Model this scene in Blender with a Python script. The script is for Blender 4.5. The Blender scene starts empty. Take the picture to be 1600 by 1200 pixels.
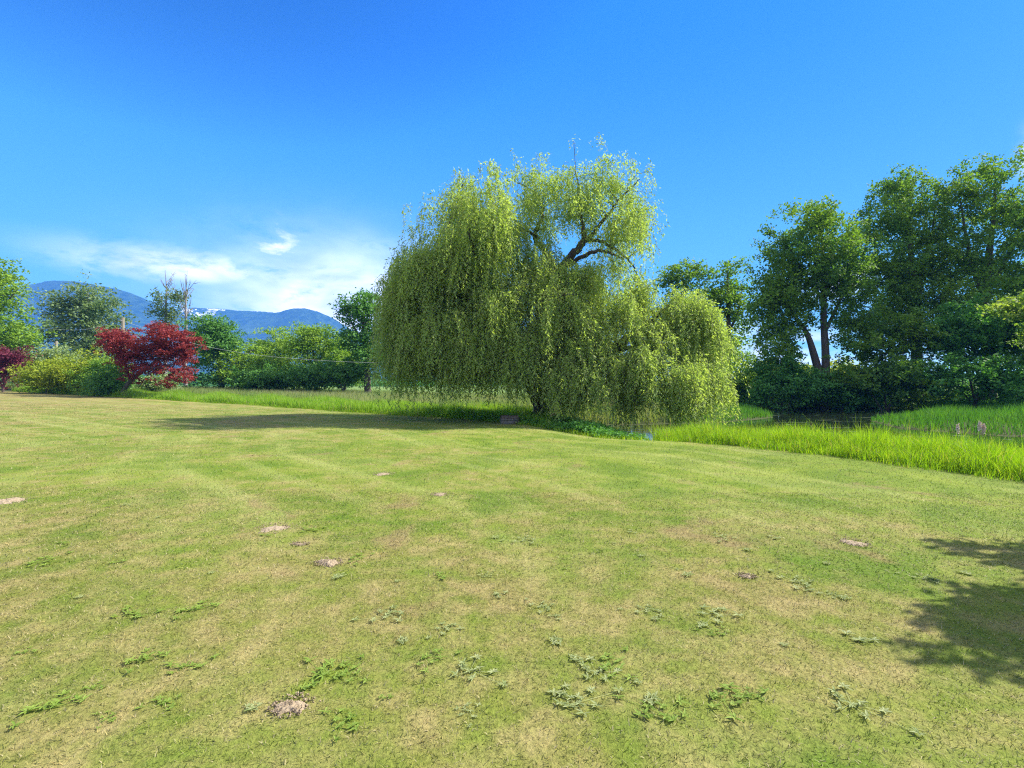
import bpy, math, random
import numpy as np
from mathutils import Vector, Matrix
R = math.radians
C = bpy.context.scene.collection
SC = bpy.context.scene

# ------------------------------------------------------------------ camera
EYE = 1.7
cam_d = bpy.data.cameras.new('camera')
cam = bpy.data.objects.new('camera', cam_d)
C.objects.link(cam)
cam.location = (0, 0, EYE)
cam.rotation_euler = (R(90), 0, 0)
cam_d.sensor_width = 36
cam_d.lens = 18
cam_d.clip_start = 0.05
cam_d.clip_end = 30000
SC.camera = cam

# ------------------------------------------------------------------ light and sky
SUN_AZ, SUN_EL = 72, 42            # degrees right of the view direction (+Y), above the horizon
SUN_STRENGTH = 5.0
SKY_STRENGTH = 0.15
EXPOSURE = 1.42
sd = Vector((math.sin(R(SUN_AZ)) * math.cos(R(SUN_EL)), math.cos(R(SUN_AZ)) * math.cos(R(SUN_EL)), math.sin(R(SUN_EL))))
sun_d = bpy.data.lights.new('sun', 'SUN')
sun_d.energy = SUN_STRENGTH
sun_d.angle = R(0.5)
sun_d.color = (1.0, 0.95, 0.86)
sun = bpy.data.objects.new('sun', sun_d)
C.objects.link(sun)
sun.location = (40, 10, 60)
sun.rotation_euler = (-sd).to_track_quat('-Z', 'Y').to_euler()


class NT:
    """small helper to write node trees as expressions"""
    def __init__(self, tree):
        self.t = tree
        self.n = tree.nodes
        self.l = tree.links
        self.n.clear()

    def node(self, kind, **kw):
        nd = self.n.new(kind)
        for k, v in kw.items():
            setattr(nd, k, v)
        return nd

    def put(self, sock, v):
        if isinstance(v, bpy.types.NodeSocket):
            self.l.new(v, sock)
        elif v is not None:
            if sock.type == 'RGBA' and len(v) == 3:
                v = (*v, 1)
            sock.default_value = v

    def m(self, op, a, b=None, c=None, clamp=False):
        nd = self.node('ShaderNodeMath', operation=op, use_clamp=clamp)
        self.put(nd.inputs[0], a)
        if b is not None:
            self.put(nd.inputs[1], b)
        if c is not None:
            self.put(nd.inputs[2], c)
        return nd.outputs[0]

    def mix(self, f, a, b, blend='MIX'):
        nd = self.node('ShaderNodeMix', data_type='RGBA', blend_type=blend)
        self.put(nd.inputs[0], f)
        self.put(nd.inputs[6], a)
        self.put(nd.inputs[7], b)
        return nd.outputs[2]

    def noise(self, vec, scale, detail=4, rough=0.5, dist=0.0):
        nd = self.node('ShaderNodeTexNoise')
        if vec is not None:
            self.l.new(vec, nd.inputs['Vector'])
        nd.inputs['Scale'].default_value = scale
        nd.inputs['Detail'].default_value = detail
        nd.inputs['Roughness'].default_value = rough
        nd.inputs['Distortion'].default_value = dist
        return nd.outputs['Fac']

    def step(self, v, a, b, lo=0.0, hi=1.0):
        nd = self.node('ShaderNodeMapRange', interpolation_type='SMOOTHSTEP')
        self.put(nd.inputs['Value'], v)
        for i, x in ((1, a), (2, b), (3, lo), (4, hi)):
            nd.inputs[i].default_value = x
        return nd.outputs[0]

    def scalev(self, vec, s):
        nd = self.node('ShaderNodeVectorMath', operation='MULTIPLY')
        self.l.new(vec, nd.inputs[0])
        nd.inputs[1].default_value = s
        return nd.outputs[0]


w = bpy.data.worlds.new('World')
SC.world = w
w.use_nodes = True
t = NT(w.node_tree)
sky = t.node('ShaderNodeTexSky', sky_type='NISHITA')
sky.sun_disc = False
sky.sun_elevation = R(SUN_EL)
sky.sun_rotation = R(SUN_AZ)
sky.altitude = 50
sky.air_density = 1.0
sky.dust_density = 0.3
sky.ozone_density = 2.0
hs = t.node('ShaderNodeHueSaturation')
hs.inputs['Hue'].default_value = 0.5
hs.inputs['Saturation'].default_value = 1.25
hs.inputs['Value'].default_value = 1.0
t.l.new(sky.outputs[0], hs.inputs['Color'])
gm = t.node('ShaderNodeGamma')
gm.inputs[1].default_value = 1.9
tc = t.node('ShaderNodeTexCoord')
sx = t.node('ShaderNodeSeparateXYZ')
t.l.new(tc.outputs['Generated'], sx.inputs[0])
az = t.m('ARCTAN2', sx.outputs[0], sx.outputs[1])
el = t.m('ARCSINE', sx.outputs[2])
sc_ = t.scalev(hs.outputs[0], (1 / 6.0, 1 / 6.0, 1 / 6.0))
t.l.new(sc_, gm.inputs[0])
deep = t.scalev(gm.outputs[0], (4.6, 6.9, 6.4))
skyc0 = t.mix(t.step(el, 0.0, 0.62, 0.12, 1.0), hs.outputs[0], deep)
sb = t.node('ShaderNodeSeparateColor')
t.l.new(skyc0, sb.inputs[0])
lim = t.m('DIVIDE', 2.9, t.m('MAXIMUM', sb.outputs[2], 2.9))
lv = t.node('ShaderNodeCombineXYZ')
for i_, k_ in enumerate((0.64, 1.05, 1.0)):
    t.l.new(t.m('MULTIPLY', lim, k_), lv.inputs[i_])
lm = t.node('ShaderNodeVectorMath', operation='MULTIPLY')
t.l.new(skyc0, lm.inputs[0])
t.l.new(lv.outputs[0], lm.inputs[1])
skyc0 = lm.outputs[0]
cv = t.node('ShaderNodeCombineXYZ')
t.l.new(az, cv.inputs[0])
t.l.new(el, cv.inputs[1])
cn = t.noise(t.scalev(cv.outputs[0], (5.0, 13, 1)), 1.6, 9, 0.62, 0.25)
cw = t.noise(t.scalev(cv.outputs[0], (3.0, 7, 1)), 2.0, 4, 0.55, 0.3)
cl_all = None
# (azimuth, elevation, half widths, strength, threshold)
for a0, e0, wa, we, th in ((-0.33, 0.135, 0.18, 0.088, 0.33), (-0.43, 0.235, 0.035, 0.035, 0.50), (-0.56, 0.19, 0.12, 0.022, 0.42),
                           (0.46, 0.05, 0.22, 0.05, 0.50), (0.56, 0.165, 0.05, 0.02, 0.42), (0.79, 0.30, 0.008, 0.025, 0.44),
                           (-0.2, 0.05, 0.5, 0.06, 0.5)):
    da = t.m('DIVIDE', t.m('SUBTRACT', az, a0), wa)
    de = t.m('DIVIDE', t.m('SUBTRACT', el, e0), we)
    r2 = t.m('ADD', t.m('MULTIPLY', da, da), t.m('MULTIPLY', de, de))
    g = t.m('POWER', 2.718, t.m('MULTIPLY', r2, -0.8))
    c1 = t.m('MULTIPLY', g, t.step(cn, th - 0.10, th + 0.14))
    cl_all = c1 if cl_all is None else t.m('MAXIMUM', cl_all, c1)
cl_all = t.m('MULTIPLY', cl_all, 0.92, clamp=True)
# fill light: unseen broken bright cloud added overhead and behind the view
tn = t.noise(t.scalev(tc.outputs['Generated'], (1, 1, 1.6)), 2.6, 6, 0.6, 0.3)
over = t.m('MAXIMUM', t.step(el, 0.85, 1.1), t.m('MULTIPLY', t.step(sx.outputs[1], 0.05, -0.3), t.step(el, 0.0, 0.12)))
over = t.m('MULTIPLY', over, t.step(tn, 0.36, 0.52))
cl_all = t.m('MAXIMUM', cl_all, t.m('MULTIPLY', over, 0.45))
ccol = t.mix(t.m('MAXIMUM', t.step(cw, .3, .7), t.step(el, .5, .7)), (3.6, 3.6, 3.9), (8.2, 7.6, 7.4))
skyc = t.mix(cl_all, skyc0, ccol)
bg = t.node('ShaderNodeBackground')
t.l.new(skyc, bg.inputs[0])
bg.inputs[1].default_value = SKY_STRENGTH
wo = t.node('ShaderNodeOutputWorld')
t.l.new(bg.outputs[0], wo.inputs[0])

SC.view_settings.view_transform = 'Standard'
SC.view_settings.look = 'None'
SC.view_settings.exposure = EXPOSURE
SC.view_settings.gamma = 1
SC.cycles.use_denoising = False
SC.cycles.filter_width = 1.2
SC.cycles.sample_clamp_indirect = 3.0
SC.cycles.volume_bounces = 1
SC.cycles.transparent_max_bounces = 4
SC.cycles.max_bounces = 6

rng = np.random.default_rng(11)


# ------------------------------------------------------------------ helpers
def P(x, y, D):
    """world point seen at photograph position (x, y) at distance D along the view"""
    return np.array([(x - 800) / 800 * D, D, EYE + (600 - y) / 800 * D])


def tag(o, label=None, cat=None, group=None, kind=None):
    if label: o['label'] = label
    if cat: o['category'] = cat
    if group: o['group'] = group
    if kind: o['kind'] = kind
    return o


def empty(name, loc):
    o = bpy.data.objects.new(name, None)
    o.empty_display_size = 0.3
    C.objects.link(o)
    o.location = tuple(float(v) for v in loc)
    return o


def mesh_obj(name, V, F, mat, parent=None, smooth=False, attrs=None):
    """V (n,3); F (m,3) or (m,4) array or a list of such arrays. World coordinates; made local to the parent."""
    V = np.asarray(V, dtype=np.float32)
    Fs = F if isinstance(F, list) else [F]
    me = bpy.data.meshes.new(name)
    me.vertices.add(len(V))
    off = np.array(parent.location if parent else (0, 0, 0), dtype=np.float32)
    if parent is not None and parent.parent is not None:
        off = off + np.array(parent.parent.location, dtype=np.float32)
    me.vertices.foreach_set('co', (V - off).ravel())
    nl = sum(f.size for f in Fs)
    npoly = sum(len(f) for f in Fs)
    me.loops.add(nl)
    me.loops.foreach_set('vertex_index', np.concatenate([f.ravel() for f in Fs]).astype(np.int32))
    me.polygons.add(npoly)
    tot = np.concatenate([np.full(len(f), f.shape[1]) for f in Fs]).astype(np.int32)
    st = np.concatenate([[0], np.cumsum(tot)[:-1]]).astype(np.int32)
    me.polygons.foreach_set('loop_start', st)
    me.update(calc_edges=True)
    if smooth:
        me.polygons.foreach_set('use_smooth', np.ones(npoly, dtype=bool))
    if attrs:
        for k, v in attrs.items():
            a = me.attributes.new(k, 'FLOAT', 'POINT')
            a.data.foreach_set('value', np.asarray(v, dtype=np.float32))
    me.materials.append(mat)
    o = bpy.data.objects.new(name, me)
    C.objects.link(o)
    if parent is not None:
        o.parent = parent
    return o


def norm(v):
    return v / np.maximum(np.linalg.norm(v, axis=-1, keepdims=True), 1e-9)


def tube(pts, rad, k=6):
    pts = np.asarray(pts, float)
    rad = np.asarray(rad, float)
    d = norm(np.gradient(pts, axis=0))
    ref = np.array([0.31, 0.93, 0.17]) if abs(d[0, 2]) > 0.5 else np.array([0.05, 0.1, 1.0])
    u = norm(np.cross(d, ref))
    v = np.cross(d, u)
    a = np.arange(k) / k * 2 * np.pi
    V = pts[:, None] + rad[:, None, None] * (np.cos(a)[None, :, None] * u[:, None] + np.sin(a)[None, :, None] * v[:, None])
    n = len(pts)
    i = np.arange(n - 1)[:, None] * k
    j = np.arange(k)[None]
    F = np.stack([i + j, i + (j + 1) % k, i + k + (j + 1) % k, i + k + j], -1).reshape(-1, 4)
    return V.reshape(-1, 3), F


class Bag:
    def __init__(self):
        self.V, self.F, self.n = [], [], 0

    def add(self, V, F):
        self.V.append(V)
        self.F.append(F + self.n)
        self.n += len(V)

    def out(self):
        d = {}
        for f in self.F:
            d.setdefault(f.shape[1], []).append(f)
        return np.concatenate(self.V), [np.concatenate(x) for x in d.values()]


def smooth_line(pts, n=6):
    """Catmull-Rom through points with radii in column 3"""
    p = np.asarray(pts, float)
    p = np.vstack([2 * p[0] - p[1], p, 2 * p[-1] - p[-2]])
    out = []
    for i in range(1, len(p) - 2):
        for s in np.linspace(0, 1, n, endpoint=False):
            a, b, c, d = p[i - 1], p[i], p[i + 1], p[i + 2]
            out.append(0.5 * (2 * b + (c - a) * s + (2 * a - 5 * b + 4 * c - d) * s * s + (3 * b - a - 3 * c + d) * s ** 3))
    out.append(p[-2])
    o = np.array(out)
    o[:, 3] = np.maximum(o[:, 3], 0.008)
    return o


# ------------------------------------------------------------------ ground shape
BORDER = np.array([(-110, 70), (-50, 50), (-30, 40.5), (-16.5, 33.5), (-8.4, 28.4), (-3.1, 24.9), (-.3, 22.7), (3.2, 17.2), (4.5, 15.7),
                   (6.3, 14.2), (7.6, 12.1), (8.3, 10.4), (8.95, 8.95), (9.9, 6), (10.6, 3), (11, 0), (11, -30)], float)
POND = np.array([(3.4, 20.3), (4.4, 17.9), (8, 16.9), (10.9, 14), (12.4, 11), (14.5, 6), (17, -8), (42, -8), (42, 12), (26, 17.2), (18.6, 19.6),
                 (17.4, 23), (19.5, 28), (26, 33), (33, 37), (33, 42), (25, 45), (18.8, 43), (18.4, 37), (15.6, 30.5), (11, 26.6), (5, 24.6)], float)


def seg_dist(x, y, poly, closed):
    pts = poly if not closed else np.vstack([poly, poly[:1]])
    best = np.full(x.shape, 1e9)
    side = np.zeros(x.shape)
    for a, b in zip(pts[:-1], pts[1:]):
        dx, dy = b - a
        L2 = dx * dx + dy * dy
        tt = np.clip(((x - a[0]) * dx + (y - a[1]) * dy) / L2, 0, 1)
        ex, ey = x - (a[0] + tt * dx), y - (a[1] + tt * dy)
        d = np.hypot(ex, ey)
        cr = dx * (y - a[1]) - dy * (x - a[0])
        m = d < best - 1e-9
        best = np.where(m, d, best)
        side = np.where(m, np.sign(cr), side)
    return best, side


def edge_d(x, y):
    """signed distance from the lawn's edge: + beyond it"""
    d, s = seg_dist(x, y, BORDER, False)
    return d * s


def pond_d(x, y):
    d, _ = seg_dist(x, y, POND, True)
    ins = np.zeros(x.shape, bool)
    p = np.vstack([POND, POND[:1]])
    for a, b in zip(p[:-1], p[1:]):
        c = ((a[1] > y) != (b[1] > y)) & (x < (b[0] - a[0]) * (y - a[1]) / (b[1] - a[1] + 1e-12) + a[0])
        ins ^= c
    return np.where(ins, -d, d)


def sst(x, a, b):
    q = np.clip((x - a) / (b - a), 0, 1)
    return q * q * (3 - 2 * q)


WATER_Z = -0.30


def zg(x, y):
    x = np.asarray(x, float)
    y = np.asarray(y, float)
    s = -x - 3
    base = 0.022 * np.where(s > 8, s, np.where(s < -8, 0, (s + 8) ** 2 / 32))
    base = np.minimum(base, 2.2)
    pd = pond_d(x, y)
    z = base * 1.0
    near = sst(pd, 0, 3.0)
    z = np.where(pd > 0, WATER_Z + 0.02 + (base - WATER_Z - 0.02) * near, WATER_Z - 0.9 * sst(-pd, -0.4, 2.5))
    z = z + 0.02 * np.sin(x * 0.9 + 1.3) * np.sin(y * 0.7 + .4) * sst(np.hypot(x, y), 3, 8)
    far = sst(np.hypot(x, y), 60, 200)
    return z * (1 - far) + far * 0.4


def g1(x, y):
    return float(zg(np.array([x]), np.array([y]))[0])


# ------------------------------------------------------------------ materials
def new_mat(name):
    m = bpy.data.materials.new(name)
    m.use_nodes = True
    return m, NT(m.node_tree)


def leaf_mat(name, ca, cb, cc=None, trans=0.35, scale=0.6, rough=0.68, tcol=None, straw=0.0):
    """leaf material: each leaf picks its own tone between ca and cb, whole boughs lean to cc"""
    m, t = new_mat(name)
    geo = t.node('ShaderNodeNewGeometry')
    rnd = geo.outputs['Random Per Island']
    tc = t.node('ShaderNodeTexCoord')
    nz = t.noise(tc.outputs['Object'], scale, 3)
    col = t.mix(rnd, ca, cb)
    col = t.mix(t.step(nz, 0.35, 0.68), col, cc if cc else cb)
    if straw:
        wn = t.node('ShaderNodeTexWhiteNoise', noise_dimensions='1D')
        t.l.new(rnd, wn.inputs['W'])
        col = t.mix(t.m('GREATER_THAN', wn.outputs['Value'], 1 - straw), col, (0.40, 0.34, 0.18))
    bs = t.node('ShaderNodeBsdfPrincipled')
    t.put(bs.inputs['Base Color'], col)
    bs.inputs['Roughness'].default_value = rough
    bs.inputs['Specular IOR Level'].default_value = 0.18
    tr = t.node('ShaderNodeBsdfTranslucent')
    t.put(tr.inputs['Color'], t.mix(1.0, col, tcol or (1.25, 1.3, 0.55), 'MULTIPLY'))
    mx = t.node('ShaderNodeMixShader')
    mx.inputs[0].default_value = trans
    t.l.new(bs.outputs[0], mx.inputs[1])
    t.l.new(tr.outputs[0], mx.inputs[2])
    out = t.node('ShaderNodeOutputMaterial')
    t.l.new(mx.outputs[0], out.inputs[0])
    return m


def bark_mat(name, a, b, scale=9):
    m, t = new_mat(name)
    tc = t.node('ShaderNodeTexCoord')
    v = t.scalev(tc.outputs['Object'], (1, 1, 0.22))
    nz = t.noise(v, scale, 6, 0.65, 0.6)
    bs = t.node('ShaderNodeBsdfPrincipled')
    t.put(bs.inputs['Base Color'], t.mix(t.step(nz, 0.3, 0.7), a, b))
    bs.inputs['Roughness'].default_value = 0.9
    bp = t.node('ShaderNodeBump')
    bp.inputs['Strength'].default_value = 0.8
    bp.inputs['Distance'].default_value = 0.05
    t.l.new(nz, bp.inputs['Height'])
    t.l.new(bp.outputs[0], bs.inputs['Normal'])
    out = t.node('ShaderNodeOutputMaterial')
    t.l.new(bs.outputs[0], out.inputs[0])
    return m


M = {}
M['willow'] = leaf_mat('willow_leaf', (0.18, 0.28, 0.055), (0.43, 0.51, 0.18), (0.34, 0.43, 0.11), 0.52, 0.8)
M['maple_green'] = leaf_mat('maple_leaf', (0.06, 0.15, 0.025), (0.13, 0.25, 0.045), (0.17, 0.28, 0.03), 0.42, 0.35)
M['maple_dark'] = leaf_mat('deep_green_leaf', (0.06, 0.18, 0.035), (0.13, 0.30, 0.07), (0.10, 0.26, 0.045), 0.38, 0.5)  # deep green leaf of the shrubs and far woods
M['lime'] = leaf_mat('lime_leaf', (0.189, 0.286, 0.024), (0.324, 0.390, 0.042), (0.270, 0.312, 0.024), 0.4, 0.8)
M['fruit'] = leaf_mat('fruit_tree_leaf', (0.11, 0.23, 0.03), (0.20, 0.34, 0.05), (0.24, 0.36, 0.04), 0.4, 0.5)
M['mid'] = leaf_mat('mid_leaf', (0.075, 0.196, 0.040), (0.135, 0.280, 0.056), (0.105, 0.252, 0.048), 0.33, 0.5)
M['grey'] = leaf_mat('cottonwood_leaf', (0.15, 0.22, 0.085), (0.26, 0.34, 0.16), (0.11, 0.19, 0.06), 0.35, 0.5)
M['sage'] = leaf_mat('shrub_willow_leaf', (0.162, 0.234, 0.084), (0.257, 0.338, 0.132), None, 0.3, 0.5)
M['red'] = leaf_mat('red_maple_leaf', (0.15, 0.024, 0.024), (0.36, 0.068, 0.058), (0.24, 0.042, 0.040), 0.35, 0.9, tcol=(1.25, 0.9, 0.75))
M['purple'] = leaf_mat('purple_leaf', (0.084, 0.016, 0.033), (0.168, 0.033, 0.052), None, 0.3, 0.9, tcol=(1.3, 0.8, 0.9))
M['yellow'] = leaf_mat('yellow_maple_leaf', (0.20, 0.30, 0.05), (0.36, 0.42, 0.08), (0.16, 0.28, 0.04), 0.4, 0.9)
M['reed'] = leaf_mat('tall_grass_blade', (0.10, 0.24, 0.012), (0.35, 0.47, 0.04), (0.22, 0.38, 0.02), 0.48, 1.6, tcol=(1.3, 1.3, 0.35), straw=0.045)
M['meadow'] = leaf_mat('meadow_blade', (0.13, 0.28, 0.02), (0.33, 0.46, 0.06), (0.20, 0.36, 0.03), 0.45, 0.5, tcol=(1.3, 1.3, 0.5), straw=0.05)
M['seed'] = leaf_mat('seeding_meadow_blade', (0.20, 0.25, 0.09), (0.34, 0.31, 0.17), (0.19, 0.28, 0.07), 0.4, 0.2)
M['bank'] = leaf_mat('bank_blade', (0.04, 0.13, 0.02), (0.13, 0.27, 0.035), (0.06, 0.18, 0.02), 0.4, 0.6)  # darkened: shade on the far bank is put into the blade colour
M['ivy'] = leaf_mat('ivy_leaf', (0.054, 0.169, 0.024), (0.120, 0.286, 0.048), None, 0.3, 1.5)
M['weed'] = leaf_mat('weed_leaf', (0.14, 0.24, 0.03), (0.27, 0.36, 0.07), None, 0.4, 3)
M['weedgrey'] = leaf_mat('dusty_weed_leaf', (0.20, 0.26, 0.085), (0.36, 0.39, 0.18), None, 0.35, 3)
M['conifer'] = leaf_mat('conifer_leaf', (0.03, 0.07, 0.03), (0.05, 0.10, 0.04), None, 0.1, 0.2)
M['bark_dark'] = bark_mat('dark_bark', (0.05, 0.038, 0.028), (0.13, 0.10, 0.075))
M['bark_brown'] = bark_mat('willow_bark', (0.035, 0.024, 0.018), (0.10, 0.07, 0.05))
M['bark_pale'] = bark_mat('dead_bark', (0.14, 0.13, 0.12), (0.27, 0.25, 0.23))
M['pole'] = bark_mat('pole_wood', (0.22, 0.18, 0.12), (0.36, 0.31, 0.22), 4)
M['log'] = bark_mat('log_bark', (0.07, 0.05, 0.035), (0.15, 0.11, 0.08), 6)
M['logcut'] = bark_mat('weathered_timber', (0.10, 0.085, 0.065), (0.19, 0.165, 0.135), 5)


def lawn_colour(t, pos):
    """mown turf colour from the place on the lawn: green, straw-dry and clover patches"""
    big = t.noise(pos, 0.16, 5, 0.55, 0.4)
    mid = t.noise(pos, 0.75, 6, 0.62, 0.3)
    sml = t.noise(pos, 3.2, 5, 0.6)
    green = t.mix(t.step(mid, .3, .7), (0.105, 0.168, 0.016), (0.205, 0.258, 0.032))
    dry = t.mix(t.step(sml, .3, .7), (0.170, 0.150, 0.042), (0.30, 0.245, 0.095))
    sep = t.node('ShaderNodeSeparateXYZ')
    t.l.new(pos, sep.inputs[0])
    # the near and left parts of the lawn are drier
    f = t.m('ADD', t.m('MULTIPLY', t.m('SUBTRACT', big, 0.5), 1.5), t.m('MULTIPLY', t.m('SUBTRACT', mid, 0.5), 1.9))
    f = t.m('ADD', f, t.m('MULTIPLY', t.m('SUBTRACT', sml, 0.5), 1.2))
    f = t.m('ADD', f, t.m('ADD', t.step(sep.outputs[1], 11.0, 2.5, 0.14, 0.62), t.m('MULTIPLY', sep.outputs[0], -0.022)))
    f = t.step(f, 0.0, 1.0)
    col = t.mix(f, green, dry)
    # mowing lines follow the lawn's edge
    ed = t.node('ShaderNodeAttribute', attribute_name='edge').outputs['Fac']
    wob = t.m('ADD', ed, t.m('MULTIPLY', t.noise(pos, 0.10, 2), 2.5))
    s1 = t.step(t.m('SINE', t.m('MULTIPLY', wob, 5.7)), 0.3, 1.0)
    s2 = t.step(t.m('SINE', t.m('MULTIPLY', wob, 2.1)), -0.4, 0.6)
    st = t.m('MULTIPLY', t.m('ADD', t.m('MULTIPLY', s1, 0.5), t.m('MULTIPLY', s2, 0.35)), t.step(t.noise(pos, 0.35, 4), 0.36, 0.6))
    st = t.m('MULTIPLY', st, t.step(sep.outputs[1], 3.5, 8.0, 0.25, 1.0))
    col = t.mix(t.m('MULTIPLY', st, 0.6), col, (0.33, 0.34, 0.105))
    brown = t.step(t.noise(pos, 0.55, 5, 0.65, 1.0), 0.56, 0.70)
    col = t.mix(t.m('MULTIPLY', brown, 0.6), col, (0.25, 0.17, 0.085))
    return col


def make_ground_mat():
    m, t = new_mat('turf')
    tc = t.node('ShaderNodeTexCoord')
    pos = tc.outputs['Object']
    col = lawn_colour(t, pos)
    ed = t.node('ShaderNodeAttribute', attribute_name='edge').outputs['Fac']
    # fine blade mottling
    fine = t.noise(pos, 38, 4, 0.75)
    fin2 = t.noise(t.scalev(pos, (1, 1, 1)), 9, 5, 0.7)
    col = t.mix(t.m('MULTIPLY', t.step(fine, 0.62, 0.35), 0.55), col, t.mix(1.0, col, (0.42, 0.46, 0.40), 'MULTIPLY'))
    col = t.mix(t.m('MULTIPLY', t.step(fin2, 0.52, 0.72), 0.35), col, t.mix(1.0, col, (1.35, 1.28, 1.3), 'MULTIPLY'))
    # beyond the mown edge: dark soil and thatch under the tall grass, then rough pasture
    soil = t.mix(fin2, (0.035, 0.045, 0.016), (0.07, 0.08, 0.025))
    past = t.mix(t.noise(pos, 0.05, 5), (0.10, 0.17, 0.03), (0.17, 0.23, 0.06))
    bey = t.mix(t.step(ed, 14, 40), soil, past)
    col = t.mix(t.step(t.m('ADD', ed, t.m('MULTIPLY', fin2, 0.3)), 0.10, 0.24), col, bey)
    bs = t.node('ShaderNodeBsdfPrincipled')
    t.put(bs.inputs['Base Color'], col)
    bs.inputs['Roughness'].default_value = 0.95
    bs.inputs['Specular IOR Level'].default_value = 0.1
    bp = t.node('ShaderNodeBump')
    bp.inputs['Strength'].default_value = 0.6
    bp.inputs['Distance'].default_value = 0.03
    t.l.new(t.m('ADD', fine, t.m('MULTIPLY', fin2, 1.5)), bp.inputs['Height'])
    t.l.new(bp.outputs[0], bs.inputs['Normal'])
    out = t.node('ShaderNodeOutputMaterial')
    t.l.new(bs.outputs[0], out.inputs[0])
    return m


def make_turf_blade_mat():
    m, t = new_mat('turf_blade')
    tc = t.node('ShaderNodeTexCoord')
    geo = t.node('ShaderNodeNewGeometry')
    rnd = geo.outputs['Random Per Island']
    col = lawn_colour(t, tc.outputs['Object'])
    wn = t.node('ShaderNodeTexWhiteNoise', noise_dimensions='1D')
    t.l.new(rnd, wn.inputs['W'])
    r2 = wn.outputs['Value']
    col = t.mix(t.step(rnd, 0.55, 1.0), col, t.mix(1.0, col, (1.8, 1.6, 1.7), 'MULTIPLY'))
    col = t.mix(t.step(rnd, 0.35, 0.0), col, t.mix(1.0, col, (0.42, 0.58, 0.4), 'MULTIPLY'))
    col = t.mix(t.m('MULTIPLY', t.step(r2, 0.78, 0.86), 0.8), col, (0.44, 0.37, 0.20))
    bs = t.node('ShaderNodeBsdfPrincipled')
    t.put(bs.inputs['Base Color'], col)
    bs.inputs['Roughness'].default_value = 0.6
    bs.inputs['Specular IOR Level'].default_value = 0.25
    tr = t.node('ShaderNodeBsdfTranslucent')
    t.l.new(col, tr.inputs[0])
    mx = t.node('ShaderNodeMixShader')
    mx.inputs[0].default_value = 0.3
    t.l.new(bs.outputs[0], mx.inputs[1])
    t.l.new(tr.outputs[0], mx.inputs[2])
    out = t.node('ShaderNodeOutputMaterial')
    t.l.new(mx.outputs[0], out.inputs[0])
    return m


M['turf'] = make_ground_mat()
M['blade'] = make_turf_blade_mat()


# ------------------------------------------------------------------ ground and water
def make_ground():
    n = 620
    u = np.linspace(-1, 1, n)
    # finer in the middle
    ax = np.sign(u) * (np.abs(u) * 26 + (np.abs(u) ** 2) * 45 + np.abs(u) ** 14 * 4000)
    X, Y = np.meshgrid(ax, ax + 18)
    x, y = X.ravel(), Y.ravel()
    z = zg(x, y)
    V = np.stack([x, y, z], 1)
    i = np.arange(n - 1)
    I, J = np.meshgrid(i, i)
    k = (J * n + I).ravel()
    F = np.stack([k, k + 1, k + n + 1, k + n], 1)
    o = mesh_obj('ground', V, F, M['turf'], smooth=True, attrs={'edge': edge_d(x, y)})
    tag(o, kind='structure')


make_ground()


def make_water():
    m, t = new_mat('pond_water')
    tc = t.node('ShaderNodeTexCoord')
    pos = tc.outputs['Object']
    al = t.step(t.noise(t.scalev(pos, (0.5, 2.0, 1)), 1.3, 5, 0.6), 0.60, 0.68)
    col = t.mix(t.m('MULTIPLY', al, 0.6), (0.012, 0.018, 0.010), (0.10, 0.13, 0.05))
    bs = t.node('ShaderNodeBsdfPrincipled')
    t.put(bs.inputs['Base Color'], col)
    t.put(bs.inputs['Roughness'], t.m('ADD', t.m('MULTIPLY', al, 0.5), 0.03))
    bs.inputs['IOR'].default_value = 1.33
    bp = t.node('ShaderNodeBump')
    bp.inputs['Strength'].default_value = 0.12
    bp.inputs['Distance'].default_value = 0.02
    t.l.new(t.noise(pos, 6, 3), bp.inputs['Height'])
    t.l.new(bp.outputs[0], bs.inputs['Normal'])
    out = t.node('ShaderNodeOutputMaterial')
    t.l.new(bs.outputs[0], out.inputs[0])
    V = np.array([(2.0, -20, WATER_Z), (46, -20, WATER_Z), (46, 49, WATER_Z), (2.0, 49, WATER_Z)])
    # clip to the pond's surroundings: the bank hides the sheet's rim
    nx, ny = 60, 80
    xs = np.linspace(1.5, 46, nx)
    ys = np.linspace(-12, 49, ny)
    X, Y = np.meshgrid(xs, ys)
    x, y = X.ravel(), Y.ravel()
    keepv = pond_d(x, y) < 1.2
    idx = np.arange(nx * ny).reshape(ny, nx)
    F = np.stack([idx[:-1, :-1], idx[:-1, 1:], idx[1:, 1:], idx[1:, :-1]], -1).reshape(-1, 4)
    F = F[keepv[F].all(1)]
    o = mesh_obj('pond_water', np.stack([x, y, np.full(x.shape, WATER_Z)], 1), F, m, smooth=True)
    tag(o, kind='structure')


make_water()


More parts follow.
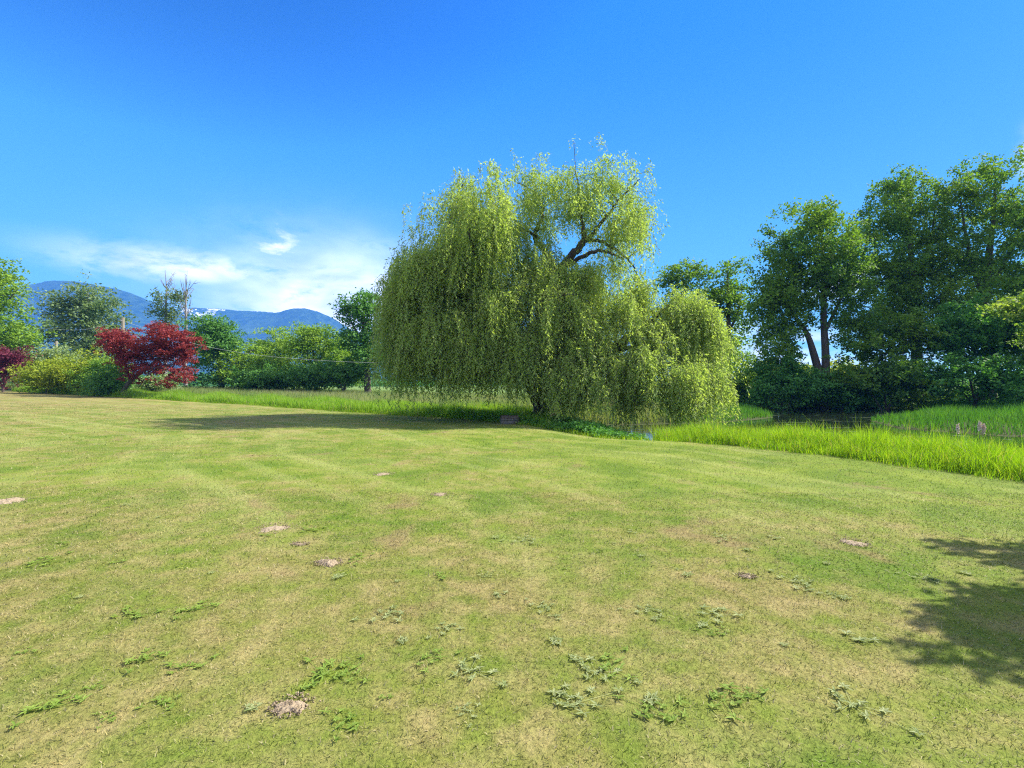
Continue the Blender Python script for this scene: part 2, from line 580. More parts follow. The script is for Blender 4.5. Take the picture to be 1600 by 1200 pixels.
# ------------------------------------------------------------------ mountains
def make_mountains():
    m, t = new_mat('forested_slope')
    tc = t.node('ShaderNodeTexCoord')
    pos = tc.outputs['Object']
    f = t.noise(pos, 0.03, 6, 0.7)
    g = t.noise(pos, 0.004, 4, 0.6)
    col = t.mix(t.step(f, 0.4, 0.65), (0.010, 0.034, 0.018), (0.050, 0.095, 0.040))
    col = t.mix(t.step(g, 0.5, 0.65), col, (0.06, 0.11, 0.045))
    sn = t.node('ShaderNodeAttribute', attribute_name='snow').outputs['Fac']
    sf = t.m('MULTIPLY', sn, t.step(t.noise(pos, 0.02, 5, 0.7), 0.52, 0.58))
    col = t.mix(sf, col, (0.85, 0.87, 0.9))
    bs = t.node('ShaderNodeBsdfPrincipled')
    t.put(bs.inputs['Base Color'], col)
    bs.inputs['Roughness'].default_value = 1.0
    bs.inputs['Specular IOR Level'].default_value = 0.0
    bp = t.node('ShaderNodeBump')
    bp.inputs['Strength'].default_value = 1.0
    bp.inputs['Distance'].default_value = 25
    t.l.new(f, bp.inputs['Height'])
    t.l.new(bp.outputs[0], bs.inputs['Normal'])
    out = t.node('ShaderNodeOutputMaterial')
    t.l.new(bs.outputs[0], out.inputs[0])

    def ridge(name, prof, D, depth, snow):
        xs = np.array([p[0] for p in prof], float)
        ys = np.array([p[1] for p in prof], float)
        nc, nr = 520, 60
        px = np.linspace(xs[0], xs[-1], nc)
        # a smooth profile
        h = np.interp(px, xs, ys)
        ker = np.hanning(25)
        h = np.convolve(np.pad(h, 12, mode='edge'), ker / ker.sum(), 'valid')
        r = np.random.default_rng(int(D))
        jag = np.convolve(r.normal(0, 1, nc + 8), np.hanning(9) / 4, 'valid')[:nc] * 0.55
        H = EYE + (600 - (h + jag)) / 800 * D
        Vs = []
        sn = []
        ph = r.uniform(0, 6.28, (6, 3))
        for j in range(nr):
            s = j / (nr - 1)          # 0 foot, 0.6 crest, 1 back
            if s < 0.6:
                q = s / 0.6
                k = 0.35 * q + 0.65 * q ** 1.6
                Dr = D - depth * (1 - q)
            else:
                q = (s - 0.6) / 0.4
                k = 1 - q * q
                Dr = D + depth * 0.8 * q
            X = (px - 800) / 800 * D * (Dr / D) ** 0.3
            amp = 0.10 * math.sin(min(1, s / 0.6) * math.pi) if s < 0.6 else 0
            g = sum(np.sin(X / (170 / (i + 1)) + ph[i, 0] + 2.2 * math.sin(Dr / 300 + ph[i, 1])) / (i + 1) for i in range(6))
            Z = H * (k + amp * g * 0.35)
            Vs.append(np.stack([X, np.full(nc, Dr) + 25 * g, Z], 1))
            sn.append(np.where((px > snow[0]) & (px < snow[1]), 1.0, 0.0) * (1.0 if 0.50 < s < 0.68 else 0))
        V = np.concatenate(Vs)
        idx = np.arange(nr * nc).reshape(nr, nc)
        F = np.stack([idx[:-1, :-1], idx[:-1, 1:], idx[1:, 1:], idx[1:, :-1]], -1).reshape(-1, 4)
        o = mesh_obj(name, V, F, m, smooth=True, attrs={'snow': np.concatenate(sn)})
        tag(o, kind='structure')

    ridge('mountain', [(-500, 470), (-300, 455), (-100, 450), (30, 446), (90, 440), (130, 441), (180, 450), (210, 461), (240, 476), (275, 502),
                       (330, 540), (400, 570), (470, 600)], 2300, 900, (-9, -8))
    ridge('mountain_ridge', [(120, 560), (200, 505), (260, 484), (300, 481), (340, 481), (370, 484), (400, 484), (430, 487), (455, 482), (478, 481),
                             (500, 488), (520, 497), (545, 512), (590, 540), (660, 575), (760, 598)], 2750, 900, (296, 352))


make_mountains()


# ------------------------------------------------------------------ leaves and trees
def leaf_quads(c, u, v):
    """diamond leaves: centre c, half-length u, half-width v, slightly cupped"""
    n = len(c)
    V = np.empty((n, 4, 3))
    V[:, 0] = c - u
    V[:, 1] = c + v - u * 0.1
    V[:, 2] = c + u
    V[:, 3] = c - v - u * 0.1
    F = np.arange(n * 4).reshape(n, 4)
    return V.reshape(-1, 3), F


def scatter_leaves(tips, per, spread, size, aspect=0.62, up=0.7, r=rng, droop=0.0, centre=None):
    """a spray of leaves round every tip"""
    n = len(tips) * per
    c = np.repeat(tips, per, 0) + np.clip(r.normal(0, 1, (n, 3)), -2.1, 2.1) * np.asarray(spread)
    nrm = r.normal(0, 1, (n, 3))
    nrm[:, 2] = np.abs(nrm[:, 2]) * 0.6 + up
    if centre is not None:
        nrm += 0.8 * norm(c - centre)
    nrm = norm(nrm)
    d = r.normal(0, 1, (n, 3))
    d[:, 2] -= droop
    u = norm(d - (d * nrm).sum(1, keepdims=True) * nrm)
    v = np.cross(nrm, u)
    s = size * r.uniform(0.6, 1.35, (n, 1)) * 0.5
    return leaf_quads(c, u * s, v * s * aspect)


def lobe_points(lobes, n, r=rng, shell=0.5, low=-1.0):
    """n points in the union of ellipsoids (cx,cy,cz,rx,ry,rz), mostly near the skin"""
    L = np.array(lobes, float)
    wgt = (L[:, 3] * L[:, 4] + L[:, 4] * L[:, 5] + L[:, 3] * L[:, 5])
    wgt = wgt / wgt.sum()
    k = r.choice(len(L), n, p=wgt)
    d = norm(r.normal(0, 1, (n, 3)))
    d[:, 2] = np.where(d[:, 2] < low, -d[:, 2], d[:, 2])
    rad = 1 - shell * r.uniform(0, 1, n) ** 1.3
    rad *= 1 + 0.15 * r.normal(0, 1, n)
    return L[k, :3] + d * rad[:, None] * L[k, 3:6], k


def grow(skel, tips, bag, tipr=0.012, k=4, arch=0.12, maxr=0.09, r=rng, knee=0.0):
    """connect every tip to the skeleton with a curved tapering branch; skel is (n,4) xyz radius"""
    base = skel[0, :3]
    order = np.argsort(np.linalg.norm(tips - skel[:, :3].mean(0), axis=1))
    nodes = np.zeros((len(skel) + len(tips) * 4, 4))
    nodes[:len(skel)] = skel
    cnt = len(skel)
    for i in order:
        tp = tips[i]
        dv = tp - nodes[:cnt, :3]
        cost = np.linalg.norm(dv, axis=1) + 0.9 * np.maximum(0, -dv[:, 2]) + 0.25 * np.maximum(0, 0.05 - nodes[:cnt, 3]) * 10
        j = int(np.argmin(cost))
        a = nodes[j, :3]
        L = np.linalg.norm(tp - a)
        if L < 0.12:
            continue
        r0 = min(nodes[j, 3] * 0.7, maxr, 0.014 + 0.016 * L)
        mid = a + (tp - a) * 0.45 + np.array([0, 0, arch * L]) + r.normal(0, 0.07, 3) * L
        s = np.linspace(0, 1, 6)[:, None]
        pts = (1 - s) ** 2 * a + 2 * s * (1 - s) * mid + s * s * tp
        pts[1:-1] += r.normal(0, 0.02, (4, 3)) * L
        rad = r0 + (min(tipr, r0 * .6) - r0) * s[:, 0] ** 0.8
        bag.add(*tube(pts, rad, k))
        for q in (1, 2, 3, 4):
            nodes[cnt, :3] = pts[q]
            nodes[cnt, 3] = rad[q]
            cnt += 1
    return nodes[:cnt]


def make_tree(name, label, cat, lobes, limbs, leaf, bark='bark_dark', ntips=260, per=70, spread=(0.45, 0.45, 0.28), size=0.2,
              group=None, up=0.7, shell=0.55, seed=1, k=5, arch=0.12, maxr=0.09, low=-1.0, kindleaf='crown', droop=0.0, subs=3):
    """lobes: ellipsoids of the crown; limbs: polylines (x,y,z,r), the first starts on the ground"""
    r = np.random.default_rng(seed)
    bx, by = limbs[0][0][0], limbs[0][0][1]
    root = tag(empty(name, (bx, by, g1(bx, by))), label, cat, group)
    bag = Bag()
    sk = []
    for i, l in enumerate(limbs):
        l = np.array(l, float)
        if i == 0:
            l[0, 2] = g1(bx, by) - 0.15
            # root flare
            l = np.vstack([[l[0, 0], l[0, 1], l[0, 2] - 0.05, l[0, 3] * 1.35], l + 0])
            l[1, 2] += 0.45
        s = smooth_line(l, 6)
        bag.add(*tube(s[:, :3], s[:, 3], 9))
        sk.append(s[1:])
    skel = np.concatenate(sk)
    main, kk = lobe_points(lobes, ntips, r, shell, low)
    gz = zg(main[:, 0], main[:, 1])
    main[:, 2] = np.maximum(main[:, 2], gz + 0.15)
    q = main / (np.mean(spread) * 4.2)
    hole = np.sin(q[:, 0] * 1.3 + 2 * np.sin(q[:, 2] * .9 + seed)) * np.sin(q[:, 1] * 1.1 + seed) + np.sin(q[:, 2] * 1.7 + 1.5 * np.sin(q[:, 0]) + seed)
    main = main[hole > -1.1]
    ends = np.array([l[-1][:3] for l in limbs], float)
    main = np.concatenate([main, np.repeat(ends, 5, 0) + r.normal(0, 1, (len(ends) * 5, 3)) * np.asarray(spread)])
    grow(skel, main, bag, arch=arch, maxr=maxr, r=r)
    V, F = bag.out()
    mesh_obj('trunk', V, F, M[bark], root, smooth=True)
    # every spray is several smaller sprays so the crown is uneven at two scales
    sub = np.repeat(main, subs, 0) + r.normal(0, 1, (len(main) * subs, 3)) * np.asarray(spread) * 1.3
    dens = r.uniform(0.4, 1.0, len(sub))
    sub = sub[dens > 0.45]
    cen = np.array(lobes, float)[:, :3].mean(0)
    LV, LF = scatter_leaves(sub, max(1, int(per / subs)), np.asarray(spread) * 0.62, size, up=up, r=r, droop=droop, centre=None)
    zmin = zg(LV[:, 0], LV[:, 1]) if len(LV) < 40000 else np.full(len(LV), g1(bx, by))
    zmin = np.maximum(zmin, WATER_Z)
    LV[:, 2] = np.maximum(LV[:, 2], zmin + 0.01)
    mesh_obj(kindleaf, LV, LF, M[leaf], root)
    return root


def PL(x, y, D, rx, ry, rd=None):
    """crown lobe centred at photo position with half sizes in photo pixels, depth half size rd in metres"""
    c = P(x, y, D)
    k = D / 800
    return (*c, rx * k, rd if rd else max(rx, ry) * k * 1.0, ry * k)


def PB(x, y, D, r):
    return (*P(x, y, D), r)


# ------------------------------------------------------------------ the willow
def make_willow():
    r = np.random.default_rng(5)
    bx, by = 1.5, 24.0
    root = tag(empty('willow_tree', (bx, by, g1(bx, by))),
               'large weeping willow with yellow-green curtains of leaves at the edge of the lawn', 'tree')
    z0 = g1(bx, by)
    limbs = [
        [(bx, by, z0 - .2, .75), (bx, by, z0 + .45, .56), (bx - .15, by, 1.0, .50), (0.7, 24.2, 2.0, .36), (-0.6, 24.6, 3.6, .30), (-2.3, 25.0, 6.0, .24),
         (-3.2, 25.1, 8.3, .16), (-2.9, 25.2, 10.4, .09), (-2.4, 25.2, 11.6, .04)],
        [(bx, by, 0.8, .42), (1.9, 24.1, 2.2, .38), (2.2, 24.4, 4.4, .34), (2.15, 24.6, 6.5, .30), (2.45, 24.6, 7.3, .27), (3.0, 24.5, 8.0, .22),
         (3.45, 24.4, 8.55, .19), (3.35, 24.4, 9.3, .10), (3.2, 24.4, 10.6, .06), (3.0, 24.3, 12.0, .03)],
        [(2.15, 24.6, 6.4, .24), (2.0, 24.8, 7.4, .19), (1.5, 24.9, 8.3, .16), (1.1, 25.0, 8.9, .13), (1.45, 25.0, 9.8, .10), (1.4, 25.0, 10.6, .08),
         (0.9, 25.0, 11.2, .05), (0.2, 24.9, 11.5, .02)],
        [(3.4, 24.4, 8.5, .15), (3.9, 24.1, 8.9, .11), (4.6, 24.0, 9.8, .08), (5.3, 24.0, 10.6, .05), (6.0, 24.0, 11.3, .02)],
        [(3.4, 24.4, 8.5, .13), (4.2, 24.6, 8.6, .10), (5.0, 24.8, 8.2, .08), (5.8, 24.9, 7.5, .05), (6.3, 25, 6.6, .02)],
        [(2.7, 24.6, 7.4, .14), (3.4, 24.1, 7.75, .12), (4.2, 23.6, 7.85, .09), (5.1, 23.4, 7.4, .05)],
        [(1.3, 25.0, 8.8, .09), (0.5, 24.6, 9.15, .07), (-0.2, 24.3, 9.0, .04), (-.6, 24.1, 8.7, .02)],
        [(bx + .1, by, 0.9, .34), (3.2, 23.6, 2.3, .28), (5.0, 23.2, 3.6, .22), (6.2, 22.9, 4.5, .13), (7.0, 22.8, 5.2, .06), (7.6, 22.8, 5.6, .02)],
        [(4.4, 23.3, 3.2, .17), (5.2, 22.4, 3.3, .12), (6.2, 21.6, 3.2, .06), (7, 21.2, 3.0, .03)],
        [(0.0, 24.4, 2.9, .2), (-2.0, 24.0, 4.4, .15), (-4.0, 24.0, 6.0, .10), (-5.3, 24.1, 7.0, .05)],
        [(-1.2, 24.8, 4.6, .18), (-1.5, 23.2, 6.6, .12), (-1.8, 22.3, 8.0, .07), (-2, 22.0, 8.8, .03)],
        [(1.95, 24.2, 2.6, .2), (1.6, 22.8, 4.0, .14), (1.7, 21.8, 5.1, .08), (2.2, 21.4, 5.5, .03)],
    ]
    bag = Bag()
    sk = []
    for l in limbs:
        l = [(q[0], q[1], q[2], q[3] * (.82 if q[2] > 6 else .9)) for q in l]
        s = smooth_line(l, 7)
        s[1:-1, :3] += r.normal(0, 0.03, (len(s) - 2, 3))
        bag.add(*tube(s[:, :3], s[:, 3], 10))
        sk.append(s[1:])
    skel = np.concatenate(sk)
    # lobes: centre, half sizes, number of hanging tassels, strand length range, strands per tassel, lean of the hem
    lobes = [
        ((-2.7, 24.6, 7.3, 1.9, 3.4, 2.9), 200, (1.0, 3.0), 9),
        ((-4.4, 24.6, 5.3, 1.6, 3.0, 2.7), 140, (1.2, 3.2), 10),
        ((-3.4, 23.2, 5.0, 2.0, 1.6, 2.6), 85, (1.2, 2.8), 9),
        ((-1.3, 24.4, 8.2, 1.9, 4.0, 3.0), 160, (0.9, 2.6), 9),
        ((-2.2, 24.8, 10.4, 0.8, 1.2, 1.2), 26, (0.5, 1.2), 5),
        ((-1.5, 23.0, 4.6, 2.2, 1.8, 2.6), 95, (1.2, 2.8), 9),
        ((1.9, 22.2, 4.3, 2.1, 1.5, 1.9), 110, (0.9, 2.6), 11),
        ((1.0, 24.5, 6.3, 2.0, 2.6, 2.0), 80, (0.9, 2.2), 8),
        ((3.5, 24.4, 10.1, 3.0, 2.4, 2.4), 135, (0.25, 0.9), 10),
        ((0.9, 24.9, 10.4, 1.5, 1.6, 1.5), 50, (0.3, 0.9), 10),
        ((5.2, 24.0, 8.3, 1.5, 2.4, 1.7), 62, (0.4, 1.4), 10),
        ((4.3, 23.8, 6.2, 1.9, 2.2, 1.5), 85, (0.9, 2.2), 8),
        ((4.3, 22.8, 3.9, 1.9, 1.8, 1.5), 75, (0.9, 2.4), 9),
        ((7.0, 22.9, 4.6, 1.5, 1.8, 1.9), 90, (0.8, 2.4), 9),
        ((5.0, 20.6, 2.2, 1.1, 1.2, .9), 40, (0.8, 2.0), 9),
        ((7.3, 21.4, 2.6, 1.0, 1.0, 1.0), 40, (0.6, 2.0), 9),
        ((6.2, 21.2, 3.4, 0.8, 0.9, 0.7), 30, (0.6, 1.9), 9),
        ((8.2, 22.2, 4.2, 0.8, 1.0, 0.9), 32, (0.6, 2.0), 9),
        ((5.3, 22.0, 4.0, 0.9, 1.0, 0.8), 30, (0.6, 1.7), 9),
        ((7.8, 22.9, 5.3, 0.8, 1.0, 0.7), 24, (0.5, 1.8), 9),
        ((6.4, 19.9, 1.9, 1.0, 0.8, 0.7), 34, (0.6, 1.8), 9),
        ((-3.9, 22.4, 3.0, 1.1, 1.0, 1.0), 50, (0.9, 1.9), 9),
        ((-3.0, 21.8, 3.9, 1.2, 1.1, 1.2), 60, (0.9, 2.2), 9),
        ((-1.7, 21.6, 3.0, 1.1, 1.0, 1.0), 50, (0.9, 1.9), 9),
        ((-0.5, 21.6, 4.4, 1.1, 1.0, 1.4), 50, (0.9, 2.2), 9),
        ((-3.8, 22.4, 6.2, 1.3, 1.2, 1.4), 60, (0.9, 2.2), 9),
        ((-1.8, 22.4, 6.8, 1.4, 1.2, 1.4), 60, (0.9, 2.2), 9),
        ((-4.6, 23.2, 5.2, 1.0, 1.2, 1.3), 50, (0.9, 2.2), 9),
        ((3.8, 20.6, 1.6, 1.7, 1.1, .8), 80, (0.8, 1.7), 9),
        ((5.7, 20.5, 1.5, 1.6, 1.1, .9), 80, (0.8, 1.7), 9),
        ((7.4, 20.9, 1.7, 1.3, 1.1, .9), 70, (0.8, 1.7), 9),
        ((2.7, 24.0, 9.2, 2.4, 2.4, 1.4), 34, (0.2, 0.6), 10),
        ((0.6, 24.6, 9.2, 1.0, 1.2, 0.9), 35, (0.3, 0.8), 5),
        ((4.6, 24.2, 11.0, 2.0, 1.8, 1.3), 44, (0.25, 0.8), 9),
        ((1.6, 24.6, 11.4, 1.7, 1.4, 1.1), 34, (0.25, 0.8), 9),
        ((2.3, 24.4, 9.3, 1.3, 1.0, 1.0), 34, (0.25, 0.6), 8),
        ((2.1, 23.9, 8.4, 0.9, 0.7, 0.6), 20, (0.3, 0.8), 7),
        ((6.0, 24.2, 9.6, 0.9, 1.2, 1.2), 24, (0.3, 0.9), 9),
        ((5.6, 22.8, 5.0, 1.2, 1.0, 0.8), 40, (0.5, 1.6), 9),
        ((1.5, 21.3, 2.0, 1.2, 0.9, 0.9), 120, (0.9, 1.8), 9),
        ((-4.4, 24.4, 3.7, 1.5, 2.6, 1.4), 130, (1.2, 2.6), 10),
        ((-3.4, 22.7, 3.5, 1.9, 1.3, 1.3), 110, (1.1, 2.4), 10),
        ((-3.4, 26.2, 3.9, 2.2, 1.6, 1.4), 90, (1.2, 2.6), 10),
        ((-1.3, 22.2, 3.1, 1.9, 1.3, 1.3), 110, (1.0, 2.2), 10),
        ((-0.6, 26.2, 3.8, 2.2, 1.6, 1.6), 90, (1.2, 2.6), 10),
        ((0.6, 21.9, 3.0, 1.3, 1.1, 1.3), 70, (1.0, 2.0), 10),
        ((2.2, 21.6, 2.7, 1.8, 1.0, 1.2), 90, (0.9, 1.9), 10),
        ((3.6, 21.6, 2.4, 1.5, 1.1, 1.0), 70, (0.8, 1.8), 10),
        ((3.4, 26.0, 3.6, 2.4, 1.5, 1.8), 100, (1.2, 2.6), 10),
        ((8.0, 22.6, 3.6, 1.1, 1.5, 1.9), 60, (0.8, 2.2), 9),
        ((-0.2, 24.0, 6.6, 1.6, 2.0, 1.6), 60, (0.9, 2.2), 9),
        ((2.6, 23.4, 5.8, 1.6, 1.6, 1.2), 60, (0.9, 2.0), 9),
    ]

    def hem(x):
        # how close to the ground the curtains hang
        return np.interp(x, [-7, -5.5, -3, -1, 0.6, 1.6, 2.6, 3.6, 5, 8, 10], [1.5, 1.1, 0.95, 0.8, 0.45, 0.4, 0.4, 0.0, -0.15, -0.1, 1.3])

    tips_all, strands = [], []
    for (c, n, Lr, ns) in lobes:
        sp, _ = lobe_points([c], int(n * 1.45), r, 0.95 if c[2] > 9.5 else 0.5, low=-0.25)
        hv = np.sin(sp[:, 0] * 2.3 + 1.5 * np.sin(sp[:, 2] * 1.1 + 1)) * np.sin(sp[:, 1] * 1.3 + 2) + np.sin(sp[:, 2] * 2.1 + 2 * np.sin(sp[:, 0] * 1.2 + 2))
        sp = sp[hv > -0.35] if c[2] < 9 else sp[: int(n * 1.05)]
        tips_all.append(sp)
        cen = np.array(c[:3])
        out = norm((sp - cen) * np.array([1, 1, 0.2]))
        for p, o in zip(sp, out):
            m = max(2, int(ns * r.uniform(0.5, 1.5)))
            L0 = r.uniform(*Lr)
            lean = r.normal(0, 0.13, 3)
            for _ in range(m):
                strands.append((p + r.normal(0, 1, 3) * (0.16, 0.16, 0.2), o + r.normal(0, 0.4, 3), L0 * r.uniform(0.55, 1.15), lean))
    # stray thin shoots out of the top
    for x, y, z in ((2.9, 24, 13.1), (3.9, 24.1, 13.2), (4.4, 24.2, 13.0), (4.25, 24.2, 13.5), (0.3, 25, 12.4), (0.1, 25, 12.9), (5.9, 24, 12.0),
                    (6.6, 24.2, 11.2), (-0.6, 25, 11.6), (1.0, 25, 12.3), (-2.6, 25, 12.0), (-3.0, 25, 11.4), (1.7, 25, 12.7), (-1.9, 24.6, 11.7)):
        tips_all.append(np.array([[x, y, z]]))
        for _ in range(5):
            strands.append((np.array([x, y, z]) + r.normal(0, .10, 3), r.normal(0, 1, 3), r.uniform(.2, .5), np.zeros(3)))
    tips = np.concatenate(tips_all)
    grow(skel, tips, bag, tipr=0.011, k=4, arch=0.16, maxr=0.085, r=r)
    V, F = bag.out()
    mesh_obj('trunk', V, F, M['bark_brown'], root, smooth=True)
    # hanging strands
    cs, us, vs = [], [], []
    twig = Bag()
    for s0, o, L, lean in strands:
        gh = hem(s0[0]) + 0.28 * math.sin(s0[0] * 4.1 + s0[1]) * math.sin(s0[1] * 2.3) + r.normal(0, 0.34)
        L = min(L, max(0.25, s0[2] - gh))
        n = max(5, int(L / 0.055))
        tt = np.linspace(0, 1, n)[:, None]
        reach = min(0.5, 0.28 * L)
        path = s0 + o * reach * (1 - (1 - tt) ** 2) + lean * tt * L + np.array([0, 0, -1]) * L * (tt ** 1.25) + np.array([0, 0, 0.16]) * np.sin(tt * 3) * (1 - tt)
        path[:, :2] += 0.07 * np.sin(tt * r.uniform(3, 9) + r.uniform(0, 6, 2))
        d = norm(np.gradient(path, axis=0))
        side = norm(np.cross(d, r.normal(0, 1, (n, 3))))
        ln = 0.062 * r.uniform(0.5, 1.6, (n, 1))
        u = norm(d * 0.6 + side * 0.95 + np.array([0, 0, -0.35])) * ln
        nr = norm(np.cross(u, r.normal(0, 1, (n, 3)) + np.array([0, 0, 0.5])))
        v = nr * ln * 0.30
        cs.append(path + u)
        us.append(u)
        vs.append(v)
        if L > 0.8 and r.uniform() < 0.5:
            q = path[:: max(1, n // 4)]
            if len(q) > 2:
                twig.add(*tube(q, np.linspace(0.006, 0.003, len(q)), 3))
    LV, LF = leaf_quads(np.concatenate(cs), np.concatenate(us), np.concatenate(vs))
    mesh_obj('crown', LV, LF, M['willow'], root)
    TV, TF = twig.out()
    mesh_obj('hanging_twigs', TV, TF, M['bark_brown'], root)
    print('willow leaves', len(LF))


make_willow()


# ------------------------------------------------------------------ trees on the far right bank
RB = 'tall maples on the far bank of the pond'
make_tree('maple_tree', 'tall double-trunked maple with sky below its crown, leftmost of the three big maples', 'tree',
          [PL(1275, 358, 42, 48, 32), PL(1228, 405, 42, 42, 34), PL(1300, 410, 41, 40, 40), PL(1208, 462, 42, 34, 30), PL(1330, 375, 43, 22, 34),
           PL(1240, 465, 42, 35, 34), PL(1330, 465, 42, 30, 28), PL(1222, 515, 42, 30, 24), PL(1285, 470, 42, 24, 40), PL(1300, 345, 42, 30, 20), PL(1215, 550, 41, 28, 18), PL(1335, 515, 42, 26, 20), PL(1190, 500, 42, 18, 22)],
          [[PB(1290, 600, 42, .36), PB(1290, 560, 42, .3), PB(1287, 500, 42, .24), PB(1287, 440, 42, .22), PB(1285, 385, 42, .12), PB(1280, 345, 42, .04)],
           [PB(1283, 596, 42, .34), PB(1272, 555, 42, .28), PB(1260, 520, 42, .2), PB(1238, 488, 42, .12), PB(1215, 455, 42, .05)],
           [PB(1288, 520, 42, .16), PB(1312, 470, 42, .11), PB(1330, 420, 42, .06)],
           [PB(1286, 470, 42, .14), PB(1255, 425, 42, .1), PB(1235, 390, 42, .05)]],
          'maple_green', ntips=420, per=130, spread=(.42, .42, .36), size=.22, group=RB, up=.35, seed=21)
make_tree('maple_tree', 'tall maple with a pale streaked double trunk, the middle one of the three big maples', 'tree',
          [PL(1420, 300, 45, 48, 34), PL(1448, 275, 45, 22, 18), PL(1385, 345, 45, 40, 34), PL(1450, 350, 45, 42, 40), PL(1400, 400, 45, 56, 34),
           PL(1455, 420, 45, 46, 36), PL(1375, 430, 45, 34, 28), PL(1405, 460, 45, 44, 24), PL(1430, 500, 45, 60, 26), PL(1370, 500, 45, 40, 24)],
          [[PB(1432, 610, 45, .5), PB(1432, 540, 45, .42), PB(1428, 470, 45, .34), PB(1424, 410, 45, .24), PB(1420, 350, 45, .13), PB(1425, 290, 45, .04)],
           [PB(1436, 480, 45, .2), PB(1440, 430, 45, .16), PB(1455, 370, 45, .1), PB(1462, 320, 45, .04)],
           [PB(1426, 480, 45, .16), PB(1396, 440, 45, .12), PB(1368, 405, 45, .06)]],
          'maple_green', ntips=420, per=130, spread=(.42, .42, .36), size=.22, group=RB, up=.35, seed=22)
make_tree('maple_tree', 'tallest maple, its crown cut by the right edge of the view', 'tree',
          [PL(1555, 275, 43, 40, 30), PL(1500, 305, 43, 36, 34), PL(1590, 330, 43, 44, 44), PL(1535, 350, 43, 46, 44), PL(1640, 330, 43, 50, 60),
           PL(1500, 390, 43, 40, 38), PL(1570, 410, 43, 50, 40), PL(1640, 430, 43, 50, 50), PL(1520, 450, 43, 44, 30), PL(1600, 470, 43, 60, 40), PL(1540, 510, 42, 60, 30), PL(1490, 470, 42, 40, 30), PL(1620, 540, 42, 50, 40)],
          [[PB(1545, 610, 43, .55), PB(1545, 540, 43, .46), PB(1540, 470, 43, .36), PB(1545, 400, 43, .26), PB(1552, 340, 43, .15), PB(1556, 270, 43, .04)],
           [PB(1543, 480, 43, .22), PB(1520, 420, 43, .16), PB(1508, 360, 43, .1), PB(1500, 310, 43, .04)],
           [PB(1546, 450, 43, .22), PB(1580, 390, 43, .15), PB(1600, 330, 43, .07)]],
          'maple_green', ntips=520, per=130, spread=(.42, .42, .36), size=.22, group=RB, up=.35, seed=23)
make_tree('maple_tree', 'slim dark maple with two humped tops standing behind the right lobe of the willow', 'tree',
          [PL(1068, 430, 52, 26, 18), PL(1045, 440, 52, 16, 18), PL(1092, 432, 52, 18, 14), PL(1060, 490, 52, 34, 44), PL(1085, 560, 52, 40, 40)],
          [[PB(1072, 615, 52, .4), PB(1072, 540, 52, .3), PB(1070, 480, 52, .2), PB(1066, 430, 52, .05)]],
          'maple_green', ntips=170, per=72, spread=(.5, .5, .3), size=.3, seed=24)
make_tree('maple_tree', 'narrow dark maple in the gap between the willow and the big maples', 'tree',
          [PL(1132, 420, 50, 26, 18), PL(1150, 455, 50, 24, 26), PL(1120, 470, 50, 24, 34), PL(1150, 495, 50, 22, 24), PL(1132, 540, 50, 22, 36), PL(1120, 580, 49, 26, 30)],
          [[PB(1138, 615, 50, .36), PB(1138, 540, 50, .28), PB(1138, 480, 50, .18), PB(1136, 420, 50, .05)],
           [PB(1138, 520, 50, .14), PB(1152, 490, 50, .1), PB(1160, 450, 50, .04)]],
          'maple_green', ntips=190, per=66, spread=(.5, .5, .3), size=.29, seed=25)

BK = 'shrubs along the far bank of the pond'


def bush(name, label, lobes, leaf, base=None, ntips=110, per=70, size=.22, seed=1, group=None, spread=(.34, .34, .22), cat='shrub', bark='bark_dark', **kw):
    L = np.array(lobes, float)
    if base is None:
        base = (L[:, 0].mean(), L[:, 1].mean())
    bz = g1(*base)
    top = L[:, 2].max()
    limbs = [[(base[0], base[1], bz, .10), (base[0] + .05, base[1], bz + .5, .08), (L[0, 0] * .5 + base[0] * .5, L[0, 1] * .5 + base[1] * .5, (bz + L[0, 2]) / 2 + .3, .06), (*L[0, :3], .03)]]
    for q in L[1:]:
        limbs.append([(base[0], base[1], bz + .3, .07), (base[0] * .5 + q[0] * .5, base[1] * .5 + q[1] * .5, (bz + q[2]) / 2 + .2, .05), (*q[:3], .02)])
    return make_tree(name, label, cat, lobes, limbs, leaf, bark, ntips, per, spread, size, group, seed=seed, kindleaf='foliage', **kw)


bush('vine_maple', 'broad dark green shrub hanging low over the pond, under the middle big maple', [PL(1375, 545, 40, 50, 34), PL(1420, 520, 40, 44, 34), PL(1345, 590, 39, 42, 26), PL(1400, 590, 38, 46, 32)], 'maple_green', seed=31, ntips=250, per=78, size=.25, cat='shrub')
bush('vine_maple', 'tall dark shrub below the tallest maple, its skirt touching the bank grass', [PL(1500, 520, 39, 50, 44), PL(1560, 520, 39, 50, 44), PL(1480, 590, 37, 46, 34), PL(1550, 590, 36, 46, 32)], 'maple_dark', seed=32, ntips=300, per=78, size=.25)
bush('vine_maple', 'dark leafy shrub at the right edge of the view above the bank grass', [PL(1620, 530, 37, 50, 50), PL(1600, 590, 36, 40, 34), PL(1660, 580, 36, 50, 45)], 'mid', seed=33, ntips=220, per=78, size=.25)
bush('vine_maple', 'round dark shrub at the water under the double-trunked maple', [PL(1215, 585, 41, 34, 30), PL(1250, 600, 40, 36, 26), PL(1205, 610, 40, 26, 20)], 'maple_dark', seed=34, ntips=170, per=74, size=.22)
bush('vine_maple', 'low dark shrub between the round shrub and the broad overhanging one', [PL(1305, 610, 40, 32, 20), PL(1330, 600, 41, 26, 22)], 'maple_dark', seed=35, ntips=110, per=70, size=.22)
